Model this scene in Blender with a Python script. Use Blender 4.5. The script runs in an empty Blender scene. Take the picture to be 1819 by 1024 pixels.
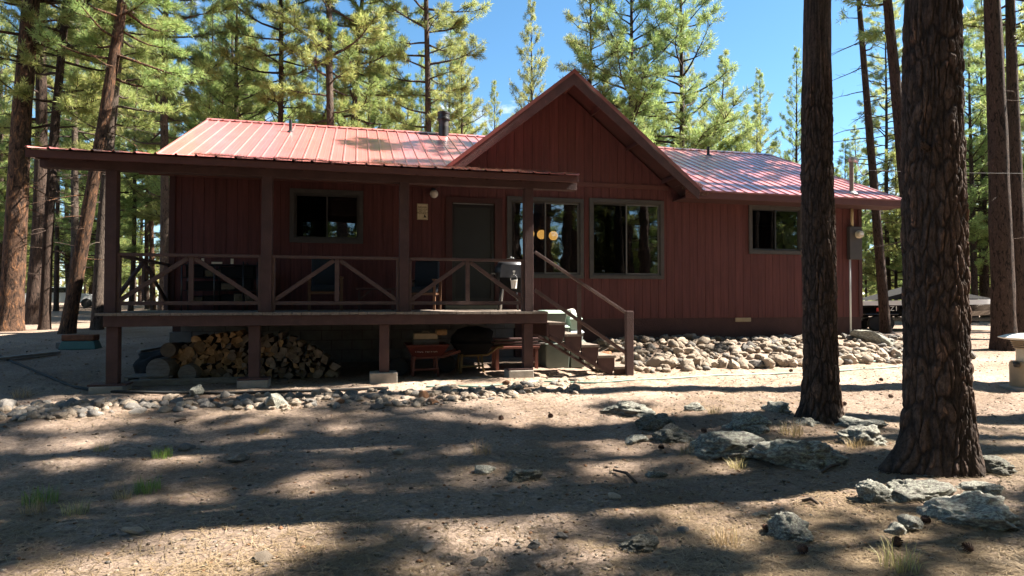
import bpy, math, random
import numpy as np
from mathutils import Vector, Matrix
random.seed(7)
RNG = np.random.default_rng(11)
SC = bpy.context.scene
COL = SC.collection
R = math.radians

# ------------------------------------------------------------------ camera
F = 1120.0
TH = math.atan(F / 4590.0)
PT = math.atan(23.0 / F)
CR = Vector((math.cos(TH), -math.sin(TH), 0))
CF = Vector((math.sin(TH) * math.cos(PT), math.cos(TH) * math.cos(PT), math.sin(PT)))
CU = CR.cross(CF)
cam = bpy.data.cameras.new('camera')
camo = bpy.data.objects.new('camera', cam)
COL.objects.link(camo)
camo.rotation_euler = (math.pi / 2 + PT, 0, -TH)
cam.sensor_width = 36
cam.lens = 36 * F / 1819.0
cam.clip_end = 2000
cam.clip_start = 0.05
SC.camera = camo


def ray(px, py):
    return CF * F + CR * (px - 909.5) + CU * (512 - py)


def on_y(px, py, Y):
    d = ray(px, py)
    return d * (Y / d.y)


def wx(px, Y=13.45):
    return on_y(px, 535, Y).x


def sstep(a, b, x):
    t = np.clip((x - a) / (b - a), 0, 1)
    return t * t * (3 - 2 * t)


# ------------------------------------------------------------------ noise
def _h3(ix, iy, iz, s):
    n = (ix * 374761393 + iy * 668265263 + iz * 2147483647 + s * 1274126177) & 0xffffffff
    n = ((n ^ (n >> 13)) * 1274126177) & 0xffffffff
    n = (n ^ (n >> 16)) & 0xffffffff
    return n / 4294967295.0


def vnoise(x, y, z=0.0, s=0):
    x = np.asarray(x, float); y = np.asarray(y, float); z = np.asarray(z, float) + np.zeros_like(x)
    ix = np.floor(x).astype(np.int64); iy = np.floor(y).astype(np.int64); iz = np.floor(z).astype(np.int64)
    fx = x - ix; fy = y - iy; fz = z - iz
    ux = fx * fx * (3 - 2 * fx); uy = fy * fy * (3 - 2 * fy); uz = fz * fz * (3 - 2 * fz)
    def c(a, b, d): return _h3(ix + a, iy + b, iz + d, s)
    def L(a, b, t): return a + (b - a) * t
    r = L(L(L(c(0, 0, 0), c(1, 0, 0), ux), L(c(0, 1, 0), c(1, 1, 0), ux), uy),
          L(L(c(0, 0, 1), c(1, 0, 1), ux), L(c(0, 1, 1), c(1, 1, 1), ux), uy), uz)
    return r * 2 - 1


def fbm(x, y, z=0.0, o=4, s=0, g=0.5):
    a, t, f = 1.0, 0.0, 1.0
    for i in range(o):
        t = t + a * vnoise(np.asarray(x) * f, np.asarray(y) * f, np.asarray(z) * f, s + i * 17)
        a *= g; f *= 2.03
    return t


def worley(x, y, s=0, wrapx=None):
    """F1, F2 and id of jittered cells; x wraps at integer wrapx"""
    ix = np.floor(x).astype(np.int64); iy = np.floor(y).astype(np.int64)
    f1 = np.full(x.shape, 9.0); f2 = np.full(x.shape, 9.0); cid = np.zeros(x.shape)
    for a in (-1, 0, 1):
        for b in (-1, 0, 1):
            cx = ix + a; cy = iy + b
            hx = cx % wrapx if wrapx else cx
            px = cx + 0.15 + 0.7 * _h3(hx, cy, 0, s); py = cy + 0.1 + 0.8 * _h3(hx, cy, 1, s)
            d = np.hypot(x - px, y - py); h = _h3(hx, cy, 2, s)
            n = d < f1
            f2 = np.where(n, f1, np.minimum(f2, d)); cid = np.where(n, h, cid); f1 = np.where(n, d, f1)
    return f1, f2, cid


# ------------------------------------------------------------------ ground height
def hgt(X, Y, rough=True):
    X = np.asarray(X, float); Y = np.asarray(Y, float)
    z = -1.65 + 0.31 * sstep(6.0, 10.6, Y)
    yb = np.maximum(Y - 12, 0)
    left = 1.0 * (1 - np.exp(-yb / 14))
    dist = np.hypot(X, Y)
    right = 0.25 * (1 - np.exp(-yb / 6)) - 0.95 * sstep(36, 80, dist)
    k = sstep(10, -4, X)
    z = z + left * k + right * (1 - k)
    bank = 0.38 * sstep(10.9, 13.2, Y) * sstep(4.5, 5.4, X) * (1 - sstep(12.9, 14.6, X)) * (1 - sstep(13.6, 15.6, Y))
    z = z + bank
    # mound the two front pines stand on
    z = z + 0.13 * np.exp(-((X - 5.3) ** 2 / 2.2 + (Y - 5.0) ** 2 / 1.4)) + 0.1 * np.exp(-((X - 5.3) ** 2 / 2.5 + (Y - 6.9) ** 2 / 1.2))
    if rough:
        z = z + 0.035 * fbm(X * 0.6, Y * 0.6, 0, 3, 5) + 0.25 * sstep(25, 70, dist) * vnoise(X * .05, Y * .05, 0, 9)
    return z


def gz(x, y):
    return float(hgt(np.array([x]), np.array([y]))[0])


def on_g(px, py):
    d = ray(px, py); d = d / d.length
    t = 2.0
    for i in range(400):
        p = d * t
        if p.z < gz(p.x, p.y):
            break
        t += 0.05 + t * 0.01
    lo, hi = t - (0.05 + t * 0.012), t
    for i in range(18):
        m = (lo + hi) / 2; p = d * m
        if p.z < gz(p.x, p.y): hi = m
        else: lo = m
    p = d * hi
    return Vector((p.x, p.y, gz(p.x, p.y)))


# ------------------------------------------------------------------ mesh helpers
def fast_mesh(name, verts, faces, smooth=False):
    verts = np.ascontiguousarray(verts, np.float32); faces = np.ascontiguousarray(faces, np.int32)
    n, k = faces.shape
    me = bpy.data.meshes.new(name)
    me.vertices.add(len(verts)); me.vertices.foreach_set('co', verts.ravel())
    me.loops.add(n * k); me.loops.foreach_set('vertex_index', faces.ravel())
    me.polygons.add(n)
    me.polygons.foreach_set('loop_start', np.arange(0, n * k, k, dtype=np.int32))
    me.polygons.foreach_set('loop_total', np.full(n, k, np.int32))
    if smooth:
        me.polygons.foreach_set('use_smooth', np.ones(n, bool))
    me.update(calc_edges=True)
    return me


def wmat(o):
    m = o.matrix_basis.copy()
    if o.parent:
        m = wmat(o.parent) @ o.matrix_parent_inverse @ m
    return m


def link(name, me, mats=None, parent=None, loc=None, world=False):
    o = bpy.data.objects.new(name, me)
    COL.objects.link(o)
    for m in (mats if isinstance(mats, (list, tuple)) else ([mats] if mats else [])):
        me.materials.append(m)
    if parent:
        o.parent = parent
        if world:
            o.matrix_parent_inverse = wmat(parent).inverted()
    if loc is not None:
        o.location = loc
    return o


def tag(o, label=None, cat=None, group=None, kind=None):
    if label: o['label'] = label
    if cat: o['category'] = cat
    if group: o['group'] = group
    if kind: o['kind'] = kind
    return o


def thing(name, label, cat, loc=(0, 0, 0), rz=0, group=None):
    o = bpy.data.objects.new(name, None)
    o.empty_display_size = 0.2
    COL.objects.link(o)
    o.location = loc; o.rotation_euler = (0, 0, rz)
    return tag(o, label, cat, group)


def dup(o, parent=None):
    kids = [c for c in KIDS.get(o.name, [])]
    c = o.copy(); COL.objects.link(c)
    if parent: c.parent = parent
    for k in o.children:
        dup(k, c)
    return c


KIDS = {}


class MB:
    def __init__(s): s.v = []; s.f = []; s.mi = []

    def add(s, vs, fs, mi=0):
        b = len(s.v)
        s.v += [tuple(v) for v in vs]
        s.f += [tuple(i + b for i in f) for f in fs]
        s.mi += [mi] * len(fs)
        return s

    def box(s, x0, x1, y0, y1, z0, z1, mi=0):
        return s.add([(x0, y0, z0), (x1, y0, z0), (x1, y1, z0), (x0, y1, z0), (x0, y0, z1), (x1, y0, z1), (x1, y1, z1), (x0, y1, z1)],
                     [(0, 3, 2, 1), (4, 5, 6, 7), (0, 1, 5, 4), (1, 2, 6, 5), (2, 3, 7, 6), (3, 0, 4, 7)], mi)

    def obox(s, c, size, rot=(0, 0, 0), mi=0):
        from mathutils import Euler
        M = Matrix.Translation(c) @ Euler(rot).to_matrix().to_4x4()
        a, b, d = size[0] / 2, size[1] / 2, size[2] / 2
        vs = [M @ Vector(p) for p in [(-a, -b, -d), (a, -b, -d), (a, b, -d), (-a, b, -d), (-a, -b, d), (a, -b, d), (a, b, d), (-a, b, d)]]
        return s.add(vs, [(0, 3, 2, 1), (4, 5, 6, 7), (0, 1, 5, 4), (1, 2, 6, 5), (2, 3, 7, 6), (3, 0, 4, 7)], mi)

    def beam(s, p, q, w, h, up=(0, 0, 1), mi=0):
        p = Vector(p); q = Vector(q); d = (q - p).normalized(); u = Vector(up)
        x = d.cross(u)
        if x.length < 1e-4: x = d.cross(Vector((0, 1, 0)))
        x.normalize(); y = x.cross(d)
        a = x * (w / 2); b = y * (h / 2)
        vs = [p - a - b, p + a - b, p + a + b, p - a + b, q - a - b, q + a - b, q + a + b, q - a + b]
        return s.add(vs, [(0, 1, 2, 3), (7, 6, 5, 4), (0, 4, 5, 1), (1, 5, 6, 2), (2, 6, 7, 3), (3, 7, 4, 0)], mi)

    def tube(s, pts, rad, n=8, cap=True, mi=0):
        pts = [Vector(p) for p in pts]
        if not isinstance(rad, (list, tuple)): rad = [rad] * len(pts)
        vs = []; fs = []
        prev = None
        for i, p in enumerate(pts):
            d = (pts[min(i + 1, len(pts) - 1)] - pts[max(i - 1, 0)])
            if d.length < 1e-9: d = Vector((0, 0, 1))
            d.normalize()
            if prev is None:
                a = d.orthogonal().normalized()
            else:
                a = prev - d * prev.dot(d)
                a = a.normalized() if a.length > 1e-6 else d.orthogonal().normalized()
            prev = a; b = d.cross(a)
            for k in range(n):
                t = 2 * math.pi * k / n
                vs.append(p + (a * math.cos(t) + b * math.sin(t)) * rad[i])
        for i in range(len(pts) - 1):
            for k in range(n):
                k2 = (k + 1) % n
                fs.append((i * n + k, i * n + k2, (i + 1) * n + k2, (i + 1) * n + k))
        if cap:
            fs.append(tuple(range(n - 1, -1, -1)))
            fs.append(tuple((len(pts) - 1) * n + k for k in range(n)))
        return s.add(vs, fs, mi)

    def lathe(s, c, prof, n=20, mi=0):
        vs = []; fs = []; c = Vector(c)
        for r, z in prof:
            for k in range(n):
                t = 2 * math.pi * k / n
                vs.append(c + Vector((r * math.cos(t), r * math.sin(t), z)))
        for i in range(len(prof) - 1):
            for k in range(n):
                k2 = (k + 1) % n
                fs.append((i * n + k, i * n + k2, (i + 1) * n + k2, (i + 1) * n + k))
        fs.append(tuple(range(n - 1, -1, -1)))
        fs.append(tuple((len(prof) - 1) * n + k for k in range(n)))
        return s.add(vs, fs, mi)

    def prism(s, poly, vec, mi=0):
        n = len(poly); a = [Vector(p) for p in poly]; b = [p + Vector(vec) for p in a]
        fs = [tuple(range(n - 1, -1, -1)), tuple(range(n, 2 * n))]
        for i in range(n):
            j = (i + 1) % n
            fs.append((i, j, n + j, n + i))
        return s.add(a + b, fs, mi)

    def build(s, name, mats, parent=None, world=True, smooth=False, bevel=0, loc=None, ang=None):
        me = bpy.data.meshes.new(name)
        me.from_pydata([tuple(v) for v in s.v], [], s.f)
        o = link(name, me, mats, parent, loc, world)
        if any(s.mi): me.polygons.foreach_set('material_index', s.mi)
        if smooth:
            me.polygons.foreach_set('use_smooth', [True] * len(me.polygons))
            if ang: me.set_sharp_from_angle(angle=R(ang))
        me.update()
        if bevel:
            b = o.modifiers.new('bevel', 'BEVEL'); b.width = bevel; b.segments = 2; b.limit_method = 'ANGLE'
        return o


# ------------------------------------------------------------------ materials
def newmat(name):
    m = bpy.data.materials.new(name); m.use_nodes = True
    t = m.node_tree; t.nodes.clear()
    out = t.nodes.new('ShaderNodeOutputMaterial')

    def n(kind, **kw):
        x = t.nodes.new('ShaderNode' + kind)
        for k, v in kw.items():
            if k in x.inputs: x.inputs[k].default_value = v
            else: setattr(x, k, v)
        return x

    def l(a, b): t.links.new(a, b)
    return m, n, l, out


def c4(c): return (c[0], c[1], c[2], 1)


def ramp(n, stops, interp='LINEAR'):
    r = n('ValToRGB'); r.color_ramp.interpolation = interp
    e = r.color_ramp.elements
    while len(e) < len(stops): e.new(0.5)
    for x, (p, c) in zip(e, stops):
        x.position = p; x.color = c4(c) if len(c) == 3 else c
    return r


def simple(name, base, rough=.7, base2=None, scale=4., stretch=(1, 1, 1), bump=0., bscale=40., metal=0., spec=.4, contrast=(.35, .65), wear=None, trans=0.):
    m, n, l, out = newmat(name)
    p = n('BsdfPrincipled', Roughness=rough, Metallic=metal)
    p.inputs['Specular IOR Level'].default_value = spec
    if base2 is None: base2 = tuple(x * .7 for x in base)
    tc = n('TexCoord'); mp = n('Mapping'); mp.inputs['Scale'].default_value = stretch
    l(tc.outputs['Object'], mp.inputs['Vector'])
    tx = n('TexNoise', Scale=scale, Detail=8., Roughness=.65)
    l(mp.outputs[0], tx.inputs['Vector'])
    r = ramp(n, [(contrast[0], base2), (contrast[1], base)])
    l(tx.outputs['Fac'], r.inputs[0])
    col = r.outputs[0]
    if wear:
        w = n('TexNoise', Scale=wear[1], Detail=10., Roughness=.75)
        l(mp.outputs[0], w.inputs['Vector'])
        wr = ramp(n, [(wear[2], (0, 0, 0)), (wear[2] + .1, (1, 1, 1))])
        l(w.outputs['Fac'], wr.inputs[0])
        mx = n('MixRGB'); mx.inputs[2].default_value = c4(wear[0])
        l(wr.outputs[0], mx.inputs[0]); l(col, mx.inputs[1]); col = mx.outputs[0]
    l(col, p.inputs['Base Color'])
    if bump:
        b2 = n('TexNoise', Scale=bscale, Detail=6., Roughness=.6)
        l(mp.outputs[0], b2.inputs['Vector'])
        bp = n('Bump', Strength=min(1., bump), Distance=.02)
        l(b2.outputs['Fac'], bp.inputs['Height']); l(bp.outputs[0], p.inputs['Normal'])
    l(p.outputs[0], out.inputs[0])
    return m


M = {}
M['siding'] = simple('siding_stain', (.108, .037, .034), .78, (.070, .024, .022), 3., (6, 6, .35), .35, 30., spec=.25, wear=((.135, .066, .056), 7., .60))
M['siding_back'] = simple('siding_backing', (.05, .017, .014), .9)
M['brown_wood'] = simple('brown_stained_wood', (.078, .041, .038), .7, (.052, .027, .025), 4., (1, 1, 1), .4, 45., spec=.3, wear=((.17, .09, .07), 9., .64))
M['rail_wood'] = simple('rail_wood', (.10, .06, .053), .7, (.07, .041, .036), 6., (1, 1, 1), .4, 45., spec=.3, wear=((.26, .17, .13), 14., .62))
M['fascia'] = simple('fascia_paint', (.11, .042, .034), .65, (.085, .033, .027), 3., (1, 1, 1), .25, 40., spec=.3)
M['soffit'] = simple('soffit_paint', (.055, .019, .016), .8, (.045, .016, .014), 3.)
M['trim_dark'] = simple('window_trim_paint', (.066, .060, .056), .7, (.05, .046, .043), 5., spec=.3, bump=.2)
M['sash'] = simple('dark_bronze_sash', (.03, .03, .03), .45, spec=.5)
M['sash_light'] = simple('aluminium_sash', (.15, .145, .14), .45, metal=.4)
M['deck'] = simple('weathered_deck_boards', (.27, .225, .19), .8, (.15, .12, .10), 5., (8, .6, 8), .5, 40., spec=.2)
M['concrete'] = simple('pier_concrete', (.33, .30, .26), .9, (.22, .2, .175), 6., bump=.8, bscale=60., spec=.2)
M['foundation'] = simple('foundation_paint', (.066, .034, .030), .85, (.05, .026, .024), 3., bump=.5, bscale=30., spec=.2)
M['block'] = simple('foundation_block', (.16, .15, .14), .9, (.11, .1, .095), 4., bump=.6, spec=.2)
M['black_metal'] = simple('black_metal', (.015, .015, .016), .4, spec=.5)
M['black_plastic'] = simple('black_plastic', (.012, .012, .013), .92, bump=.3, bscale=12., spec=.15)
M['grey_metal'] = simple('grey_galvanised', (.30, .31, .32), .45, metal=.7)
M['white_paint'] = simple('white_paint', (.75, .74, .70), .5, (.62, .6, .55), 3.)
M['cream'] = simple('cream_paint', (.62, .55, .42), .6, (.5, .43, .32), 4.)
M['gold'] = simple('conduit_tan', (.40, .32, .18), .5, (.3, .24, .13), 6.)
M['meter_box'] = simple('meter_box_paint', (.05, .042, .038), .6, (.04, .034, .03), 4.)
M['dark_interior'] = simple('interior_wall', (.05, .045, .04), .9)
M['door_dark'] = simple('screen_door_mesh', (.022, .024, .022), .75, (.018, .019, .018), 2.)
M['blue_cushion'] = simple('blue_cushion_fabric', (.012, .018, .026), .9, (.009, .014, .021), 6.)
M['orange_wood'] = simple('oiled_wood', (.13, .06, .03), .6, (.085, .04, .02), 4., (1, 1, 8))
M['grey_wood'] = simple('weathered_grey_wood', (.20, .18, .16), .85, (.12, .105, .09), 5., (2, 2, 8), .6)
M['red_tray'] = simple('red_enamel_tray', (.10, .020, .016), .5, (.07, .014, .011), 5.)
M['yellow_frame'] = simple('yellow_frame_paint', (.22, .14, .05), .6, (.14, .09, .03), 6.)
M['red_frame'] = simple('red_wood_frame', (.20, .07, .05), .65, (.14, .05, .035), 6.)
M['split_end'] = simple('split_wood', (.46, .29, .15), .85, (.29, .17, .08), 9., (1, 1, 1), .7, 60., spec=.15)
M['split_old'] = simple('old_split_wood', (.28, .21, .15), .9, (.16, .12, .09), 9., (1, 1, 1), .7, 60., spec=.15)
M['log_bark'] = simple('log_bark', (.10, .07, .05), .95, (.05, .035, .028), 12., bump=1., bscale=30.)
M['mint'] = simple('mint_plastic', (.38, .50, .42), .5, (.34, .45, .38), 3.)
M['mint_dark'] = simple('grey_green_plastic', (.13, .16, .135), .5, (.10, .125, .105), 3.)
M['pale_blue'] = simple('pale_blue_plastic', (.60, .68, .72), .45, (.55, .62, .66), 3.)
M['hose_green'] = simple('green_hose', (.16, .27, .22), .5, (.12, .2, .17), 8.)
M['hose_dark'] = simple('black_hose', (.02, .02, .02), .9)
M['teal'] = simple('teal_plastic', (.03, .10, .09), .6, (.025, .08, .075), 4.)
M['tan_paint'] = simple('tan_paint', (.33, .26, .17), .7, (.25, .195, .13), 4.)
M['rust'] = simple('rust', (.18, .07, .035), .9, (.10, .04, .02), 8.)
M['tyre'] = simple('tyre_rubber', (.018, .018, .018), .85)
M['car_white'] = simple('car_white', (.75, .75, .75), .25, (.72, .72, .72), 1., spec=.6)
M['car_black'] = simple('car_black', (.012, .012, .015), .2, spec=.7)
M['car_red'] = simple('car_red', (.45, .03, .025), .35)
M['car_glass'] = simple('car_window', (.02, .025, .03), .08, spec=.8)
M['chrome'] = simple('chrome', (.7, .7, .7), .2, metal=1.)
M['cone'] = simple('pine_cone_scales', (.10, .05, .032), .85, (.05, .025, .018), 30.)
M['sign_face'] = simple('cream_sign_face', (.62, .52, .34), .6, (.50, .40, .24), 20.)
M['ink'] = simple('black_ink', (.02, .012, .008), .7)
M['white_glass'] = simple('opal_glass', (.62, .56, .48), .25, spec=.5)
M['curtain'] = simple('pale_curtain', (.55, .52, .46), .9, (.42, .40, .36), 6.)
M['cushion_green'] = simple('patterned_cushion', (.50, .52, .36), .9, (.25, .33, .2), 14.)
M['blind'] = simple('window_blind', (.20, .195, .19), .8)

# translucent-ish glass for windows: Fresnel mix of mirror and tinted see-through
def glassmat(name, tint, refl, k=1.):
    m, n, l, out = newmat(name)
    fr = n('Fresnel', IOR=1.5)
    ad = n('Math', operation='MULTIPLY_ADD'); ad.inputs[1].default_value = k; ad.inputs[2].default_value = refl
    l(fr.outputs[0], ad.inputs[0])
    tr = n('BsdfTransparent'); tr.inputs[0].default_value = c4(tint)
    gl = n('BsdfGlossy', Roughness=.015); gl.inputs[0].default_value = (.9, .92, .95, 1)
    tc = n('TexCoord'); nz = n('TexNoise', Scale=1.4, Detail=2.)
    l(tc.outputs['Object'], nz.inputs['Vector'])
    bp = n('Bump', Strength=.12, Distance=.02); l(nz.outputs['Fac'], bp.inputs['Height']); l(bp.outputs[0], gl.inputs['Normal'])
    mx = n('MixShader'); l(ad.outputs[0], mx.inputs[0]); l(tr.outputs[0], mx.inputs[1]); l(gl.outputs[0], mx.inputs[2])
    l(mx.outputs[0], out.inputs[0])
    return m


M['glass'] = glassmat('window_glass', (.45, .46, .45), .13)
M['glass_dim'] = glassmat('screened_glass', (.25, .26, .26), .02, .3)


def emitmat(name, c, s):
    m, n, l, out = newmat(name)
    e = n('Emission', Strength=s); e.inputs[0].default_value = c4(c)
    l(e.outputs[0], out.inputs[0]); return m


M['bulb'] = emitmat('lit_globe', (1., .50, .12), .75)


def boards():
    """per-board tone differences, sun-fade and knots for the siding"""
    m = M['siding']; t = m.node_tree; N = t.nodes; p = [x for x in N if x.type == 'BSDF_PRINCIPLED'][0]
    src = p.inputs['Base Color'].links[0].from_socket
    g = N.new('ShaderNodeNewGeometry'); mr = N.new('ShaderNodeMapRange'); mr.inputs['To Min'].default_value = .9; mr.inputs['To Max'].default_value = 1.1
    t.links.new(g.outputs['Random Per Island'], mr.inputs['Value'])
    hs = N.new('ShaderNodeHueSaturation'); t.links.new(src, hs.inputs['Color']); t.links.new(mr.outputs[0], hs.inputs['Value'])
    t.links.new(hs.outputs[0], p.inputs['Base Color'])


boards()


def vary(key, lo, hi):
    """tone differences from object to object"""
    t = M[key].node_tree; N = t.nodes; p = [x for x in N if x.type == 'BSDF_PRINCIPLED'][0]
    src = p.inputs['Base Color'].links[0].from_socket
    g = N.new('ShaderNodeObjectInfo'); mr = N.new('ShaderNodeMapRange'); mr.inputs['To Min'].default_value = lo; mr.inputs['To Max'].default_value = hi
    t.links.new(g.outputs['Random'], mr.inputs['Value'])
    hs = N.new('ShaderNodeHueSaturation'); t.links.new(src, hs.inputs['Color']); t.links.new(mr.outputs[0], hs.inputs['Value'])
    t.links.new(hs.outputs[0], p.inputs['Base Color'])


for k_ in ('split_end', 'split_old', 'log_bark', 'cone'): vary(k_, .45, 1.25)


def roofmat():
    m, n, l, out = newmat('red_metal_roof')
    p = n('BsdfPrincipled', Roughness=.36); p.inputs['Specular IOR Level'].default_value = .9; p.inputs['Coat Weight'].default_value = .95; p.inputs['Coat Roughness'].default_value = .22; p.inputs['Coat IOR'].default_value = 1.75
    tc = n('TexCoord')
    a = n('TexNoise', Scale=.7, Detail=6., Roughness=.6); l(tc.outputs['Object'], a.inputs['Vector'])
    b = n('TexNoise', Scale=9., Detail=8., Roughness=.7); l(tc.outputs['Object'], b.inputs['Vector'])
    ra = ramp(n, [(.3, (.48, .15, .14)), (.7, (.58, .205, .195))]); l(a.outputs[0], ra.inputs[0])
    rb = ramp(n, [(.58, (0, 0, 0)), (.8, (1, 1, 1))]); l(b.outputs[0], rb.inputs[0])
    mx = n('MixRGB'); mx.inputs[2].default_value = (.34, .17, .13, 1); l(rb.outputs[0], mx.inputs[0]); l(ra.outputs[0], mx.inputs[1])
    l(mx.outputs[0], p.inputs['Base Color'])
    bp = n('Bump', Strength=.12, Distance=.02); l(a.outputs[0], bp.inputs['Height']); l(bp.outputs[0], p.inputs['Normal'])
    l(p.outputs[0], out.inputs[0]); return m


M['roof'] = roofmat()
M['trim_red'] = simple('red_trim_metal', (.20, .070, .060), .55, (.15, .052, .046), 3.)


def groundmat():
    m, n, l, out = newmat('gravelly_forest_dirt')
    p = n('BsdfPrincipled', Roughness=.95); p.inputs['Specular IOR Level'].default_value = .15
    tc = n('TexCoord')
    def nz(s, d=8., r=.65, dist=0.):
        x = n('TexNoise', Scale=s, Detail=d, Roughness=r, Distortion=dist); l(tc.outputs['Object'], x.inputs['Vector']); return x.outputs['Fac']
    def mixc(f, a, b):
        x = n('MixRGB'); l(f, x.inputs[0])
        for i, v in ((1, a), (2, b)):
            if isinstance(v, tuple): x.inputs[i].default_value = c4(v)
            else: l(v, x.inputs[i])
        return x.outputs[0]
    def thr(v, a, b):
        r = ramp(n, [(a, (0, 0, 0)), (b, (1, 1, 1))]); l(v, r.inputs[0]); return r.outputs[0]
    fine = nz(28., 10., .8)
    c = mixc(thr(fine, .38, .62), (.115, .085, .068), (.35, .272, .215))
    c = mixc(thr(nz(.55, 6.), .42, .68), c, mixc(thr(fine, .35, .65), (.075, .053, .041), (.25, .18, .134)))      # needle duff
    c = mixc(thr(nz(.9, 7., .7), .56, .72), c, mixc(thr(nz(70., 4.), .4, .6), (.115, .078, .055), (.31, .225, .16)))  # straw patches
    c = mixc(thr(nz(2.2, 8., .75), .60, .70), c, (.12, .085, .062))
    v = n('TexVoronoi', Scale=55.); l(tc.outputs['Object'], v.inputs['Vector'])
    st = thr(v.outputs['Distance'], .10, .22)
    gr = n('SeparateColor'); l(v.outputs['Color'], gr.inputs[0])
    pick = thr(gr.outputs[0], .72, .78)
    inv = n('Math', operation='SUBTRACT'); inv.inputs[0].default_value = 1.; l(st, inv.inputs[1])
    mul = n('Math', operation='MULTIPLY'); l(inv.outputs[0], mul.inputs[0]); l(pick, mul.inputs[1])
    c = mixc(mul.outputs[0], c, mixc(gr.outputs[1], (.20, .16, .13), (.52, .44, .36)))
    at_ = n('Attribute'); at_.attribute_name = 'bare'          # paler ground before the house, at left rear and at right
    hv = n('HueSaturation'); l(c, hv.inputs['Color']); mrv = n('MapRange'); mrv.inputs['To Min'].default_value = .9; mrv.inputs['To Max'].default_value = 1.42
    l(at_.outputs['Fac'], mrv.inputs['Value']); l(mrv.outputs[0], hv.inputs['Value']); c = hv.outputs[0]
    l(c, p.inputs['Base Color'])
    hs = n('Math', operation='MULTIPLY_ADD'); l(mul.outputs[0], hs.inputs[0]); hs.inputs[1].default_value = .6; l(fine, hs.inputs[2])
    bp = n('Bump', Strength=.9, Distance=.018); l(hs.outputs[0], bp.inputs['Height']); l(bp.outputs[0], p.inputs['Normal'])
    l(p.outputs[0], out.inputs[0]); return m


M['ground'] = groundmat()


def rockmat(name, a, b, lichen, amt, scale=6.):
    m, n, l, out = newmat(name)
    p = n('BsdfPrincipled', Roughness=.92); p.inputs['Specular IOR Level'].default_value = .2
    tc = n('TexCoord'); oi = n('ObjectInfo')
    ad = n('VectorMath', operation='ADD'); l(tc.outputs['Object'], ad.inputs[0]); l(oi.outputs['Random'], ad.inputs[1])
    def nz(s, d=8., r=.7):
        x = n('TexNoise', Scale=s, Detail=d, Roughness=r); l(ad.outputs[0], x.inputs['Vector']); return x.outputs['Fac']
    r1 = ramp(n, [(.3, a), (.7, b)]); l(nz(scale), r1.inputs[0])
    r2 = ramp(n, [(amt, (0, 0, 0)), (amt + .07, (1, 1, 1))]); l(nz(scale * 1.7, 10., .75), r2.inputs[0])
    mx = n('MixRGB'); l(r2.outputs[0], mx.inputs[0]); l(r1.outputs[0], mx.inputs[1])
    r3 = ramp(n, [(.35, tuple(x * .72 for x in lichen)), (.65, lichen)]); l(nz(scale * 5), r3.inputs[0]); l(r3.outputs[0], mx.inputs[2])
    hs = n('HueSaturation'); mr = n('MapRange'); mr.inputs['To Min'].default_value = .5; mr.inputs['To Max'].default_value = 1.2
    l(oi.outputs['Random'], mr.inputs['Value']); l(mr.outputs[0], hs.inputs['Value']); l(mx.outputs[0], hs.inputs['Color'])
    l(hs.outputs[0], p.inputs['Base Color'])
    bp = n('Bump', Strength=.9, Distance=.02); l(nz(scale * 6, 8., .7), bp.inputs['Height']); l(bp.outputs[0], p.inputs['Normal'])
    l(p.outputs[0], out.inputs[0]); return m


M['boulder'] = rockmat('lichened_rock', (.085, .08, .073), (.235, .222, .20), (.41, .42, .35), .48, 7.)
M['stone_warm'] = rockmat('buff_stone', (.26, .207, .16), (.46, .38, .30), (.52, .47, .39), .55, 8.)
M['stone_grey'] = rockmat('grey_stone', (.13, .12, .11), (.26, .24, .22), (.40, .385, .355), .55, 8.)
M['stone_rust'] = rockmat('rust_stone', (.22, .11, .06), (.34, .18, .10), (.36, .26, .18), .6, 8.)


def barkmat(name, dark, mid, light, scale=1., lo=.45):
    m, n, l, out = newmat(name)
    p = n('BsdfPrincipled', Roughness=.93); p.inputs['Specular IOR Level'].default_value = .15
    tc = n('TexCoord'); mp = n('Mapping'); mp.inputs['Scale'].default_value = (13 * scale, 13 * scale, 3.4 * scale)
    l(tc.outputs['Object'], mp.inputs['Vector'])
    nz = n('TexNoise', Scale=1.3, Detail=4., Roughness=.62, Distortion=.9); l(mp.outputs[0], nz.inputs['Vector'])
    f2 = n('TexNoise', Scale=5., Detail=8., Roughness=.8); l(mp.outputs[0], f2.inputs['Vector'])
    fu = ramp(n, [(.40, dark), (.47, mid), (.52 + lo * .2, mid), (.72, light)]); l(nz.outputs['Fac'], fu.inputs[0])
    r2 = ramp(n, [(.32, (.35, .35, .35)), (.7, (1.35, 1.35, 1.35))]); l(f2.outputs['Fac'], r2.inputs[0])
    m2 = n('MixRGB'); m2.blend_type = 'MULTIPLY'; m2.inputs[0].default_value = 1.; l(fu.outputs[0], m2.inputs[1]); l(r2.outputs[0], m2.inputs[2])
    l(m2.outputs[0], p.inputs['Base Color'])
    ah = n('Math', operation='MULTIPLY_ADD'); l(nz.outputs['Fac'], ah.inputs[0]); ah.inputs[1].default_value = 2.; l(f2.outputs['Fac'], ah.inputs[2])
    bp = n('Bump', Strength=1., Distance=.03); l(ah.outputs[0], bp.inputs['Height']); l(bp.outputs[0], p.inputs['Normal'])
    l(p.outputs[0], out.inputs[0]); return m


M['bark_dark'] = barkmat('dark_pine_bark', (.022, .017, .015), (.075, .052, .042), (.16, .105, .08), 1.)
M['bark_orange'] = barkmat('orange_pine_bark', (.03, .02, .016), (.095, .056, .038), (.30, .145, .07), .8, .1)
M['bark_grey'] = barkmat('grey_pine_bark', (.035, .028, .024), (.11, .085, .07), (.22, .17, .135), 1.2)


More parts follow.
